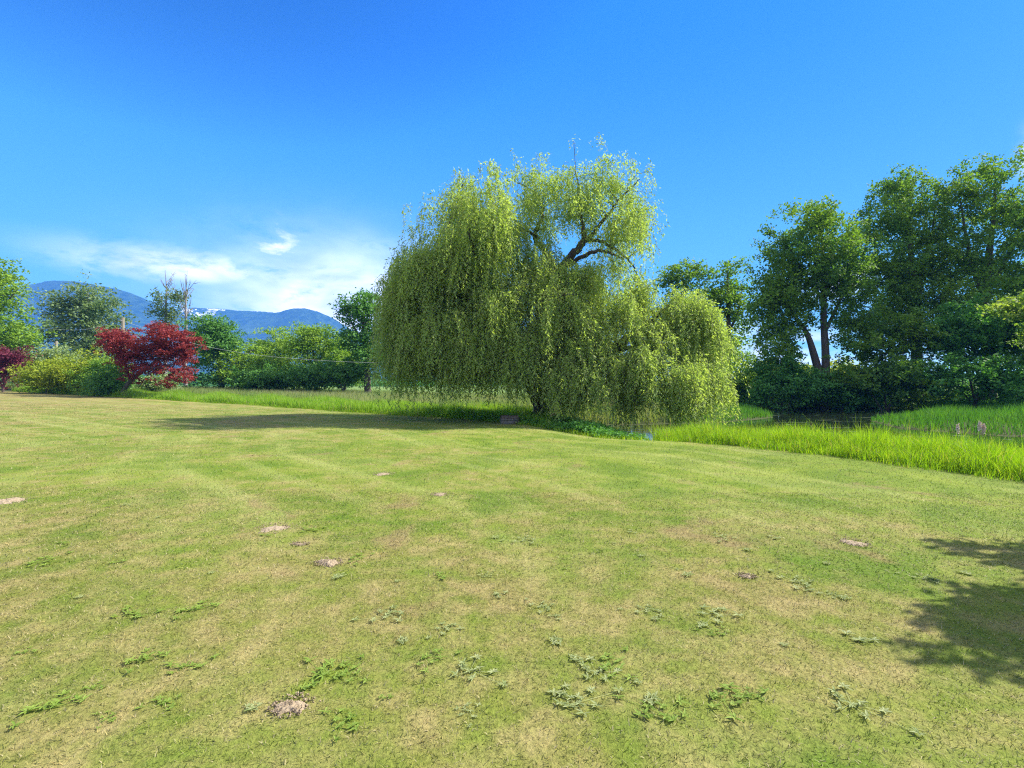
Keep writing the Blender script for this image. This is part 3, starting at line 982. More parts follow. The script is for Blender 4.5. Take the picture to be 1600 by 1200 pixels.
for i, (x, lb) in enumerate(((1130, 'dark bush at the water behind the right edge of the willow'), (1190, 'dark bush beyond the pond, behind the round dark shrub'),
                             (1260, 'dark bush beyond the pond, behind the leaning trunk'), (1340, 'dark bush beyond the pond, behind the low dark shrub'),
                             (1430, 'dark bush beyond the pond, at the foot of the middle big maple'), (1520, 'dark bush beyond the pond, at the foot of the tallest maple'),
                             (1600, 'dark bush beyond the pond at the right edge of the view'))):
    q_ = (0, 14, -6, 9, -12, 4, -4)[i]
    bush('bank_bush', lb, [PL(x - 14, 610 + q_, 45.5, 30, 20 - q_ * .6), PL(x + 24, 618 - q_ * .5, 45.5, 28, 15 + q_ * .3), PL(x, 628, 44.5, 38, 12)], ('maple_dark', 'maple_green', 'mid')[i % 3], seed=230 + i, ntips=150, per=70, size=.26, group='row of dark bushes on the far bank')
bush('shrub', 'pale twiggy shrub right of the willow at the pond corner', [PL(1150, 590, 44, 26, 24), PL(1175, 600, 44, 20, 22), PL(1160, 560, 46, 18, 20)], 'fruit', seed=36, ntips=100, per=50, size=.2)
for i, (x, lb) in enumerate(((1195, 'sunlit yellow-green hedge bush seen left of the twin trunks across the pond'), (1248, 'sunlit yellow-green hedge bush seen just behind the leaning trunk across the pond'),
                             (1310, 'sunlit yellow-green hedge bush seen right of the twin trunks across the pond'))):
    bush('hedge_bush', lb, [PL(x, 583, 58, 30, 17), PL(x + 18, 586, 58, 22, 14)], 'lime', seed=40 + i, ntips=90, per=56, size=.26, group='sunlit hedge bushes across the pond')
bush('young_maple', 'young maple with yellow-tinged leaves reaching in at the right edge of the view', [PL(1592, 482, 33, 34, 15), PL(1630, 470, 33, 30, 24), PL(1650, 520, 33, 30, 40)], 'yellow', base=(36.5, 33), seed=45, ntips=90, per=62, size=.23, cat='tree', spread=(.4, .4, .16))

# ------------------------------------------------------------------ trees on the left
make_tree('red_maple', 'dark red ornamental maple with a wide two-part crown at the left end of the lawn', 'tree',
          [PL(190, 532, 42, 26, 16), PL(200, 556, 42, 27, 17), PL(256, 528, 42, 34, 20), PL(248, 515, 42, 20, 10), PL(278, 560, 42, 25, 22), PL(275, 590, 41, 22, 14),
           PL(222, 576, 41.5, 22, 12), PL(238, 550, 42, 28, 16), PL(174, 522, 42, 12, 8), PL(292, 540, 42, 14, 17), PL(205, 588, 41.5, 10, 8)],
          [[PB(192, 615, 42, .2), PB(200, 600, 42, .17), PB(216, 585, 42, .14), PB(236, 570, 42, .1), PB(262, 545, 42, .05)],
           [PB(204, 597, 42, .12), PB(196, 570, 42, .09), PB(188, 540, 42, .05), PB(178, 525, 42, .02)],
           [PB(226, 577, 42, .09), PB(258, 572, 41.6, .06), PB(285, 566, 41.5, .03)]],
          'red', 'bark_dark', ntips=330, per=78, spread=(.30, .30, .13), size=.17, seed=50, shell=.6)
make_tree('cottonwood_tree', 'grey-green bushy cottonwood with a broad ragged top behind the red maple', 'tree',
          [PL(137, 462, 75, 26, 20), PL(112, 482, 75, 26, 20), PL(160, 490, 75, 30, 26), PL(100, 475, 75, 20, 10), PL(125, 520, 75, 42, 34), PL(165, 530, 75, 28, 34), PL(140, 570, 74, 44, 34)],
          [[PB(140, 608, 75, .5), PB(140, 560, 75, .4), PB(138, 500, 75, .25), PB(137, 455, 75, .05)]],
          'grey', 'bark_pale', ntips=330, per=78, spread=(.75, .75, .5), size=.36, seed=51)
make_tree('deciduous_tree', 'tall green tree cut off by the left edge of the view', 'tree',
          [PL(-10, 425, 52, 26, 22), PL(20, 455, 52, 24, 16), PL(-30, 470, 52, 40, 40), PL(14, 500, 52, 30, 22), PL(8, 535, 52, 40, 24), PL(-20, 540, 52, 50, 40)],
          [[PB(-15, 608, 52, .4), PB(-15, 550, 52, .32), PB(-12, 490, 52, .2), PB(-10, 430, 52, .05)],
           [PB(-13, 500, 52, .14), PB(8, 475, 52, .08), PB(25, 455, 52, .03)]],
          'fruit', ntips=300, per=72, spread=(.5, .5, .32), size=.26, seed=52)
bush('purple_shrub', 'purple-leaved shrub at the left edge of the view', [PL(6, 575, 47, 24, 24), PL(24, 560, 47, 18, 14), PL(-15, 565, 47, 24, 24)], 'purple', seed=53, ntips=130, per=72, size=.18)
bush('shrub', 'rounded sage-green shrub behind the yellow-green bushes on the left', [PL(62, 565, 55, 40, 24), PL(100, 560, 55, 22, 22), PL(40, 560, 56, 30, 20)], 'sage', seed=54, ntips=190, per=74, size=.2)
bush('shrub', 'yellow-green bush beside the purple shrub on the left', [PL(62, 590, 46, 26, 18), PL(85, 585, 46, 24, 20)], 'lime', seed=55, ntips=120, per=70, size=.18)
bush('shrub', 'widest bright yellow-green bush on the left, in front of the cottonwood', [PL(118, 582, 45.5, 32, 22), PL(100, 592, 45, 26, 15), PL(140, 575, 46, 26, 20)], 'lime', seed=56, ntips=170, per=70, size=.18)
bush('shrub', 'mid-green bush tucked left of the red maple', [PL(150, 590, 44.5, 24, 22), PL(172, 580, 45, 22, 20)], 'fruit', seed=57, ntips=120, per=70, size=.18)
bush('shrub', 'dark green rounded shrub under the left side of the red maple', [PL(178, 594, 42.6, 20, 20), PL(165, 602, 42.5, 14, 12)], 'mid', seed=58, ntips=110, per=72, size=.17)
bush('shrub', 'pale green shrub seen under the red maple crown', [PL(246, 594, 47, 22, 12), PL(230, 598, 47, 18, 10)], 'sage', seed=59, ntips=70, per=60, size=.18)
make_tree('deciduous_tree', 'rounded dense green tree just right of the red maple', 'tree',
          [PL(322, 520, 60, 28, 20), PL(350, 515, 60, 24, 18), PL(335, 545, 60, 36, 22), PL(318, 580, 60, 24, 26), PL(355, 540, 60, 18, 14), PL(340, 595, 60, 30, 12)],
          [[PB(346, 606, 60, .34), PB(345, 580, 60, .28), PB(340, 545, 60, .2), PB(335, 510, 60, .05)],
           [PB(344, 570, 60, .14), PB(325, 540, 60, .08), PB(318, 520, 60, .03)]],
          'mid', ntips=260, per=76, spread=(.5, .5, .3), size=.27, seed=60)
ROW = 'spreading fruit trees behind the meadow'
for i, (cx, top, wd, lb, mt) in enumerate(((395, 538, 34, 'small open fruit tree right of the rounded green tree', 'fruit'), (440, 512, 40, 'flat-topped fruit tree in the left half of the row', 'fruit'),
                                           (492, 506, 40, 'tallest fruit tree in the middle of the row', 'fruit'), (538, 528, 36, 'fruit tree at the right end of the row, beside the willow', 'fruit'))):
    D = 60 + (i % 2) * 4
    make_tree('fruit_tree', lb, 'tree',
              [PL(cx - 4, top + 16, D, wd * .55, 13), PL(cx - wd * .5, top + 34, D, wd * .6, 16), PL(cx + wd * .5, top + 30, D, wd * .6, 17), PL(cx, top + 48, D, wd, 22), PL(cx, 588, D, wd, 16)],
              [[PB(cx, 607, D, .22), PB(cx + 3, 580, D, .17), PB(cx - 4, top + 36, D, .1), PB(cx - 4, top + 10, D, .03)],
               [PB(cx + 2, 585, D, .12), PB(cx - wd * .4, top + 40, D, .07), PB(cx - wd * .7, top + 30, D, .02)],
               [PB(cx + 2, 580, D, .12), PB(cx + wd * .4, top + 38, D, .07), PB(cx + wd * .7, top + 26, D, .02)]],
              mt, ntips=200, per=72, spread=(.62, .62, .24), size=.25, seed=61 + i, group=ROW)
UN = 'dark undergrowth bushes below the fruit trees'
for i, (x, y, rx, ry, lb) in enumerate(((385, 592, 26, 12, 'low dark bush below the small open fruit tree'), (428, 590, 30, 16, 'low dark bush below the flat-topped fruit tree'),
                                        (478, 588, 30, 18, 'low dark bush below the tallest fruit tree'), (528, 584, 32, 22, 'taller dark bush at the willow end of the fruit tree row'))):
    bush('undergrowth_bush', lb, [PL(x, y, 56, rx, ry), PL(x + 14, y + 4, 56, rx * .7, ry * .8)], 'mid', seed=70 + i, ntips=100, per=66, size=.24, group=UN)
make_tree('maple_tree', 'tall dark maple with an irregular top at the left flank of the willow', 'tree',
          [PL(570, 475, 56, 26, 16), PL(548, 492, 56, 16, 18), PL(590, 500, 56, 30, 28), PL(556, 530, 56, 26, 22), PL(580, 560, 56, 36, 36)],
          [[PB(575, 606, 56, .4), PB(572, 560, 56, .3), PB(568, 510, 56, .2), PB(570, 470, 56, .05)],
           [PB(570, 540, 56, .12), PB(552, 510, 56, .08), PB(545, 490, 56, .03)]],
          'mid', ntips=230, per=72, spread=(.5, .5, .3), size=.28, seed=75)


# dead and half-dead trees
def snag(label, x, top, D, leafy, seed):
    r = np.random.default_rng(seed)
    b = P(x, 606, D)
    root = tag(empty('dead_tree', (b[0], b[1], g1(b[0], b[1]))), label, 'tree', 'half-dead trees behind the red maple')
    bag = Bag()
    k = D / 800
    l = np.array([PB(x, 606, D, .26), PB(x - 1, 560, D, .2), PB(x + 1, 520, D, .16), PB(x, 480, D, .12), PB(x + 1, (480 + top) / 2, D, .07), PB(x - 1, top, D, .02)])
    l[0, 2] = g1(b[0], b[1]) - .2
    s = smooth_line(l, 6)
    bag.add(*tube(s[:, :3], s[:, 3], 8))
    tips = []
    for i in range(17):
        q = s[r.integers(10, len(s) - 4)]
        az_ = r.uniform(0, 6.28)
        L = r.uniform(12, 30) * k * (1 if q[2] < P(0, 470, D)[2] else .8)
        d = np.array([math.cos(az_) * .75, math.sin(az_) * .75, r.uniform(.5, 1.1)])
        p0 = q[:3]
        pts = np.array([p0, p0 + d * L * .35 + (0, 0, .02), p0 + d * L * .7 + np.array([0, 0, .18 * L]), p0 + d * L + np.array([0, 0, .35 * L])])
        bag.add(*tube(pts, np.array([.05, .038, .025, .010]), 5))
        tips.append(pts[-1])
        for _ in range(3):
            a = pts[r.integers(1, 3)]
            e = a + (d + r.normal(0, .45, 3)) * L * .35
            bag.add(*tube(np.array([a, (a + e) / 2 + r.normal(0, .05, 3), e]), np.array([.03, .02, .008]), 4))
            tips.append(e)
    if leafy:
        lobes = [PL(x - 16, 470, D, 12, 16), PL(x + 16, 465, D, 14, 16), PL(x - 8, 488, D, 16, 12), PL(x + 14, 492, D, 15, 12), PL(x + 2, 510, D, 16, 12)]
        tp, _ = lobe_points(lobes, 90, r, .8)
        LV, LF = scatter_leaves(tp, 34, (.45, .45, .35), .27, r=r)
        mesh_obj('crown', LV, LF, M['grey'], root)
        grow(s[:, :4], tp, bag, r=r)
    V, F = bag.out()
    mesh_obj('trunk', V, F, M['bark_pale'], root, smooth=True)


snag('half-dead tree with bare twigs on top and thin grey foliage below, behind the red maple', 259, 422, 66, True, 80)
snag('bare dead tree with forked pale branches, right of the thinly leaved one', 290, 428, 66, False, 84)


# ------------------------------------------------------------------ the tree whose shadow falls across the right foreground
make_tree('shade_tree', 'broad leafy maple standing right of the lawn outside the view, shading the right foreground', 'tree',
          [(8.75, 4.75, 4.1, 1.05, .46, .42), (9.7, 4.3, 4.5, 1.3, .56, .5), (7.6, 4.8, 3.6, .55, .13, .16), (9.6, 6.2, 4.1, .5, .14, .18), (10.8, 6.1, 4.3, .7, .18, .22), (12.2, 5.0, 4.9, 1.4, 1.0, .9)],
          [[(11.9, 5.2, 0, .17), (11.8, 5.2, 1.5, .14), (11.5, 5.2, 2.9, .10), (11.1, 5.1, 4.2, .04)],
           [(11.7, 5.2, 2.2, .09), (10.6, 5.2, 3.3, .06), (9.6, 5.2, 3.9, .02)]],
          'mid', ntips=520, per=100, spread=(.2, .2, .12), size=.15, seed=90)


# ------------------------------------------------------------------ far woods
def far_woods():
    r = np.random.default_rng(8)
    n = 5200
    a = np.concatenate([r.uniform(-1.15, -0.02, n // 2), r.uniform(-0.02, 1.15, n // 2)])
    D = r.uniform(260, 420, n)
    x, y = np.sin(a) * D, np.cos(a) * D
    h = r.uniform(2.5, 7, n) * (0.7 + 0.5 * np.sin(a * 9 + 1) + .3 * np.sin(a * 23))
    h = np.maximum(h, 1.5)
    tips = np.stack([x, y, zg(x, y) + h * r.uniform(.2, 1.0, n)], 1)
    V, F = scatter_leaves(tips, 14, (1.6, 1.6, 1.0), 1.6, r=r)
    V[:, 2] = np.maximum(V[:, 2], 0.4)
    o = mesh_obj('far_woods', V, F, M['maple_dark'])
    tag(o, 'low distant belt of woods along the horizon behind all the trees', 'woods', kind='stuff')


far_woods()


# ------------------------------------------------------------------ grasses
def blades(x, y, h, wd, lean, r, seg=3, curve=0.5, z=None, bias=None):
    n = len(x)
    z = zg(x, y) if z is None else z
    az_ = r.uniform(0, 2 * np.pi, n)
    dx, dy = np.cos(az_), np.sin(az_)
    if bias is not None:
        dx, dy = dx + bias[0], dy + bias[1]
    wa = r.uniform(0, 2 * np.pi, n)
    wx, wy = np.cos(wa) * wd / 2, np.sin(wa) * wd / 2
    V = np.empty((n, (seg + 1) * 2 - 1, 3))
    for i in range(seg + 1):
        s = i / seg
        off = lean * h * (s * (1 - curve) + s * s * curve)
        px_, py_ = x + dx * off, y + dy * off
        pz = z - 0.01 + h * s * np.sqrt(np.maximum(0.05, 1 - (lean * s) ** 2 * .6))
        k = (1 - s ** 1.6)
        if i < seg:
            V[:, 2 * i] = np.stack([px_ - wx * k, py_ - wy * k, pz], 1)
            V[:, 2 * i + 1] = np.stack([px_ + wx * k, py_ + wy * k, pz], 1)
        else:
            V[:, 2 * i] = np.stack([px_, py_, pz], 1)
    m = (seg + 1) * 2 - 1
    b = np.arange(n)[:, None] * m
    Fq = [b + np.array([[2 * i, 2 * i + 1, 2 * i + 3, 2 * i + 2]]) for i in range(seg - 1)]
    Ft = b + np.array([[2 * seg - 2, 2 * seg - 1, 2 * seg]])
    F = ([np.concatenate(Fq)] if Fq else []) + [Ft]
    return V.reshape(-1, 3), F


def lawn_grass():
    r = np.random.default_rng(3)
    Vs, Fs, base = [], {3: [], 4: []}, 0
    # (near, far, blades per m2, width, height): finer towards the viewer
    for d0, d1, den, wd, hh in ((1.3, 4.5, 9000, .0050, .030), (4.5, 8, 3600, .0075, .034), (8, 14, 1000, .011, .042), (14, 30, 190, .018, .05)):
        area = (d1 ** 2 - d0 ** 2) * 1.15
        n = int(area * den)
        y = np.sqrt(r.uniform(d0 ** 2, d1 ** 2, n))
        x = r.uniform(-1, 1, n) * (y * 1.10 + 0.5)
        e = edge_d(x, y)
        k = e < 0.12
        x, y = x[k], y[k]
        # blades stand in small tufts with thinner turf between
        tuft = np.sin(x * 41 + 3 * np.sin(y * 17)) * np.sin(y * 37 + 2 * np.sin(x * 23))
        k = tuft > r.uniform(-1.6, 0.9, len(x))
        x, y = x[k], y[k]
        h = hh * r.uniform(.45, 1.35, len(x))
        V, F = blades(x, y, h, wd * r.uniform(.7, 1.4, len(x)), r.uniform(.3, 1.5, len(x)), r, seg=2 if d1 < 9 else 1)
        for f in F:
            Fs[f.shape[1]].append(f + base)
        base += len(V)
        Vs.append(V)
    F = [np.concatenate(v) for v in Fs.values() if v]
    VV = np.concatenate(Vs)
    o = mesh_obj('lawn_grass', VV, F, M['blade'], attrs={'edge': edge_d(VV[:, 0], VV[:, 1])})
    tag(o, 'short mown grass of the wide lawn, green with dry straw-coloured patches', 'grass', kind='stuff')
    print('lawn blades verts', base)


lawn_grass()


def region(n, xr, yr, cond, r):
    xs, ys = [], []
    tot = 0
    while tot < n:
        x = r.uniform(*xr, n * 2)
        y = r.uniform(*yr, n * 2)
        k = cond(x, y)
        xs.append(x[k])
        ys.append(y[k])
        tot += k.sum()
    return np.concatenate(xs)[:n], np.concatenate(ys)[:n]


def tall_grass():
    r = np.random.default_rng(4)
    # bright strip between lawn and pond
    def c(x, y):
        e = edge_d(x, y)
        q = pond_d(x, y)
        return (e > 0.10 * np.sin(x * 5 + y * 3) + .08 * np.sin(x * 13) + r.normal(0, .05, x.shape)) & (q > -0.15) & (y < 18 - .0 * x) & ((x > 4.9) | (y < 15)) & (e < 3.4)
    x, y = region(85000, (4, 16), (-2, 18), c, r)
    e = edge_d(x, y)
    clump = 0.8 + 0.25 * np.sin(x * 3.1 + 2 * np.sin(y * 2.3)) * np.sin(y * 2.7)
    h = (0.46 + 0.28 * sst(e, 0, 1.0)) * r.uniform(.45, 1.2, len(x)) * clump
    tall = r.uniform(0, 1, len(x)) < 0.012
    h = np.where(tall, h * 1.5, h)
    # ragged fringe creeping into the mown edge
    fx, fy = region(16000, (-34, 14), (-2, 42), lambda x, y: (edge_d(x, y) > -0.32 + .18 * np.sin(x * 3.3) * np.sin(y * 4.1)) & (edge_d(x, y) < .15), r)
    x, y = np.concatenate([x, fx]), np.concatenate([y, fy])
    h = np.concatenate([h, r.uniform(.05, .24, len(fx))])
    V, F = blades(x, y, h, .0115 * r.uniform(.6, 1.5, len(x)), r.uniform(.05, .85, len(x)) ** 1.2, r, seg=3, curve=.8)
    tag(mesh_obj('tall_grass', V, F, M['reed']), 'bright lime-green tall grass in a strip between the lawn and the pond', 'grass', kind='stuff')
    # meadow: a bright front band and a paler seeding field behind
    x, y = region(85000, (-48, 3), (18, 62), lambda x, y: (edge_d(x, y) > 0) & (edge_d(x, y) < 5.5) & (pond_d(x, y) > .2) & (x < 1.6 - 0 * y), r)
    h = r.uniform(.35, .72, len(x)) * (0.85 + .2 * np.sin(x * 1.7 + y))
    V, F = blades(x, y, h, .032 * r.uniform(.7, 1.3, len(x)), r.uniform(.05, .5, len(x)), r, seg=2, curve=.8)
    tag(mesh_obj('meadow_grass', V, F, M['meadow']), 'bright green tall grass in a band along the far edge of the lawn on the left', 'grass', kind='stuff')
    x, y = region(70000, (-60, 10), (24, 66), lambda x, y: (edge_d(x, y) > 4.5) & (edge_d(x, y) < 30) & (pond_d(x, y) > .3), r)
    h = r.uniform(.4, .85, len(x))
    V, F = blades(x, y, h, .045 * r.uniform(.7, 1.3, len(x)), r.uniform(.05, .5, len(x)), r, seg=2, curve=.8)
    tag(mesh_obj('seeding_grass', V, F, M['seed']), 'pale seeding grass of the meadow behind the bright band', 'grass', kind='stuff')
    # far bank, peninsula and little island tongue
    x, y = region(60000, (8, 50), (17, 58), lambda x, y: (pond_d(x, y) > 0.05) & (pond_d(x, y) < 11) & (edge_d(x, y) > 5), r)
    pd = pond_d(x, y)
    h = r.uniform(.35, .75, len(x)) * (.8 + .3 * np.sin(x * 1.3) * np.sin(y * 1.1)) * (0.75 + .25 * sst(pd, 0, 2))
    V, F = blades(x, y, h, .034 * r.uniform(.7, 1.4, len(x)), r.uniform(.05, .6, len(x)), r, seg=2, curve=.8)
    tag(mesh_obj('bank_grass', V, F, M['bank']), 'green tall grass on the far banks of the pond, partly in the shade of the maples', 'grass', kind='stuff')
    # ivy and nettles round the willow's foot
    x, y = region(2600, (-1.8, 4.6), (17.5, 26), lambda x, y: (edge_d(x, y) > 0.0) & (edge_d(x, y) < 3.2) & (pond_d(x, y) > .1), r)
    hump = .18 + .32 * np.exp(-((x - 2.9) ** 2 + (y - 19.0) ** 2) / .9)
    tips = np.stack([x, y, zg(x, y) + hump * r.uniform(.3, 1, len(x))], 1)
    V, F = scatter_leaves(tips, 14, (.12, .12, .06), .10, r=r)
    tag(mesh_obj('ground_cover', V, F, M['ivy']), 'dark leafy ground cover around the foot of the willow', 'ground cover', kind='stuff')


tall_grass()


# ------------------------------------------------------------------ small things in the lawn
def px_ground(x, y):
    """where the photo position (x, y) meets the lawn"""
    lo, hi = 1.0, 120.0
    for _ in range(50):
        D = (lo + hi) / 2
        X = (x - 800) / 800 * D
        if EYE - (y - 600) / 800 * D > g1(X, D):
            lo = D
        else:
            hi = D
    return X, D


def make_weed_mesh(seed, big, mat):
    r = np.random.default_rng(seed)
    cs = Bag()
    nc = 9 if big else 4
    for c in range(nc):
        ox, oy = r.normal(0, .075 if big else .03, 2) * (1.4, .8)
        q0 = norm(np.array([[-oy, ox]]))[0] * .0015
        cs.add(np.array([(-q0[0], -q0[1], .008), (q0[0], q0[1], .008), (ox + q0[0], oy + q0[1], .010), (ox - q0[0], oy - q0[1], .010)]), np.array([[0, 1, 2, 3]]))
        for i in range(9):
            a = r.uniform(0, 6.28)
            L = r.uniform(.022, .055)
            wv = r.uniform(.003, .0065)
            rise = r.uniform(.15, .75)
            s = np.array([0, .35, .7, 1.0])
            cx = ox + np.cos(a) * L * s
            cy = oy + np.sin(a) * L * s
            cz = .016 + L * (rise * s - .55 * rise * s * s)
            ww = wv * np.array([.35, 1.0, .85, .05])
            px_, py_ = -np.sin(a), np.cos(a)
            Lf = np.stack([cx - px_ * ww, cy - py_ * ww, cz + ww * .35], 1)
            Md = np.stack([cx, cy, cz - .002], 1)
            Rt = np.stack([cx + px_ * ww, cy + py_ * ww, cz + ww * .35], 1)
            V = np.concatenate([Lf, Md, Rt])
            F = []
            for k in range(3):
                F += [[k, 4 + k, 5 + k, k + 1], [4 + k, 8 + k, 9 + k, 5 + k]]
            cs.add(V, np.array(F))
    V, F = cs.out()
    me = mesh_obj('weed_clump', V, F, mat)
    return me


WG = 'broadleaf weeds in the mown lawn'
protos = [make_weed_mesh(100 + i, i < 3, M['weed'] if i % 2 == 0 else M['weedgrey']) for i in range(6)]
weeds_px = [(300, 955, 0), (215, 960, 0), (300, 1040, 0), (220, 1035, 0), (250, 1100, 0), (140, 1078, 0), (500, 1050, 0), (545, 1055, 2), (35, 1022, 0), (330, 895, 3),
            (490, 828, 0), (418, 838, 4), (525, 905, 3), (610, 962, 1), (622, 910, 3), (700, 982, 1), (670, 1032, 2), (735, 1048, 1), (630, 1006, 3), (555, 875, 2),
            (775, 840, 3), (850, 950, 1), (885, 890, 4), (870, 965, 5), (822, 845, 1), (905, 1035, 3), (955, 1045, 2), (960, 850, 5), (1000, 870, 3), (1015, 955, 1),
            (1028, 968, 3), (1060, 890, 5), (1075, 898, 3), (1120, 960, 1), (1125, 990, 2), (1095, 975, 3), (1130, 840, 1), (1210, 842, 5), (1250, 912, 1), (1300, 930, 1),
            (1320, 938, 3), (1340, 1000, 5), (1270, 925, 5), (1290, 880, 3), (1230, 1010, 3), (1130, 1095, 2), (1165, 1090, 0), (1330, 1100, 1), (1360, 1130, 3), (1040, 1118, 2),
            (1020, 1090, 3), (880, 1085, 5), (900, 1100, 1), (690, 900, 4), (760, 900, 1), (780, 930, 5), (865, 1000, 3), (930, 1050, 1), (1450, 905, 1), (1500, 895, 3),
            (100, 850, 4), (60, 880, 2), (195, 790, 5), (250, 808, 3), (180, 880, 4), (70, 1110, 0), (170, 1120, 2), (400, 1110, 3), (540, 1125, 2), (600, 1090, 4), (120, 935, 3),
            (730, 1110, 1), (800, 1150, 3), (420, 1160, 0), (150, 1175, 2), (640, 1170, 0), (960, 1170, 2), (1180, 1160, 1), (1420, 1170, 3), (985, 832, 5), (1170, 862, 3)]
LB = {0: 'bright green broadleaf weed patch in the mown lawn', 1: 'dusty grey-green broadleaf weed patch in the mown lawn', 2: 'bright green broadleaf weed patch in the mown lawn',
      3: 'small dusty grey-green weed rosette in the mown lawn', 4: 'small bright green weed rosette in the mown lawn', 5: 'small dusty grey-green weed rosette in the mown lawn'}
GR = {0: 'bright green weed patches in the lawn', 1: 'dusty weed patches in the lawn', 2: 'bright green weed patches in the lawn', 3: 'small dusty weed rosettes in the lawn',
      4: 'small bright weed rosettes in the lawn', 5: 'small dusty weed rosettes in the lawn'}
used = set()
rr = random.Random(5)
for (x, y, k) in weeds_px:
    if y > 1125:
        continue
    o = protos[k]
    if k in used:
        o = o.copy()
        C.objects.link(o)
    used.add(k)
    X, D = px_ground(x, y)
    o.location = (X, D, g1(X, D))
    o.rotation_euler = (0, 0, rr.uniform(0, 6.28))
    s = rr.uniform(.45, 1.0)
    o.scale = (s * rr.uniform(.8, 1.4), s, s * .8)
    tag(o, LB[k], 'weed', GR[k])


def dirt_mound(x, y, wpx, hpx, label, tall, seed):
    """a low heap of crumbly soil"""
    r = np.random.default_rng(seed)
    X, D = px_ground(x, y)
    rx = wpx / 2 * D / 800
    ry = rx * hpx
    n, k = 22, 40
    rad = np.linspace(0, 1, n)
    a = np.arange(k) / k * 2 * np.pi
    A, Q = np.meshgrid(a, rad)
    ph = r.uniform(0, 6, 5)
    wob = 1 + .22 * np.sin(2 * A + ph[0]) + .14 * np.sin(3 * A + ph[1]) + .10 * np.sin(5 * A + ph[2]) + .10 * np.sin(9 * A + ph[3]) + .08 * np.sin(14 * A + ph[4]) + .05 * np.sin(23 * A)
    x_ = X + np.cos(A) * Q * rx * wob
    y_ = D + np.sin(A) * Q * ry * wob
    z_ = zg(x_, y_) + tall * .55 * (1 - Q ** 2) ** 1.2 + r.uniform(-.5, .8, Q.shape) * (tall * .3 + .004) * (1 - Q ** 3) + .006 - .022 * Q ** 3
    V = np.stack([x_, y_, z_], -1).reshape(-1, 3)
    i = np.arange(n - 1)[:, None] * k
    j = np.arange(k)[None]
    F = np.stack([i + j, i + (j + 1) % k, i + k + (j + 1) % k, i + k + j], -1).reshape(-1, 4)
    g = Bag()
    g.add(V, F)
    for _ in range(170):      # crumbs thrown round the heap
        a_ = r.uniform(0, 6.28)
        q = r.uniform(.5, 1.0) + abs(r.normal(0, .35))
        cx, cy = X + math.cos(a_) * rx * q, D + math.sin(a_) * ry * q
        c = np.array([cx, cy, g1(cx, cy) + .012])
        e = r.uniform(.004, .012)
        g.add(c + norm(r.normal(0, 1, (4, 3))) * e, np.array([[0, 1, 2, 2], [0, 2, 3, 3], [0, 3, 1, 1], [1, 3, 2, 2]])[:, :3])
    V, F = g.out()
    o = mesh_obj('dirt_mound', V, F, M['sand'], smooth=False)
    tag(o, label, 'dirt mound')


m, t = new_mat('sandy_soil')
tc = t.node('ShaderNodeTexCoord')
nz = t.noise(tc.outputs['Object'], 30, 6, .7)
bs = t.node('ShaderNodeBsdfPrincipled')
t.put(bs.inputs['Base Color'], t.mix(t.step(nz, .3, .7), (0.20, 0.15, 0.09), (0.36, 0.28, 0.18)))
bs.inputs['Roughness'].default_value = 1
bp = t.node('ShaderNodeBump')
bp.inputs['Strength'].default_value = .7
bp.inputs['Distance'].default_value = .01
t.l.new(nz, bp.inputs['Height'])
t.l.new(bp.outputs[0], bs.inputs['Normal'])
out = t.node('ShaderNodeOutputMaterial')
t.l.new(bs.outputs[0], out.inputs[0])
M['sand'] = m

dirt_mound(513, 880, 40, .8, 'rounded pale molehill of sandy soil in the left middle of the lawn', .035, 1)
dirt_mound(452, 1106, 52, .9, 'pale sandy molehill nearest the camera at the bottom left', .03, 2)
dirt_mound(428, 826, 44, 1.1, 'pinkish bare dirt streak above the rounded molehill', .012, 3)
dirt_mound(10, 784, 50, .9, 'pale dirt mound at the left edge of the view', .04, 4)
dirt_mound(687, 773, 26, .8, 'small bare dirt spot in the middle distance of the lawn', .02, 5)
dirt_mound(1335, 849, 40, 1.0, 'low brownish dirt patch on the right of the lawn', .012, 6)
dirt_mound(1166, 901, 24, .7, 'small dirt spot right of the lawn centre', .012, 7)
dirt_mound(468, 851, 20, .7, 'tiny dirt spot between the dirt streak and the rounded molehill', .01, 8)
dirt_mound(598, 741, 30, .9, 'faint bare spot far out on the lawn, below the willow shadow', .015, 9)


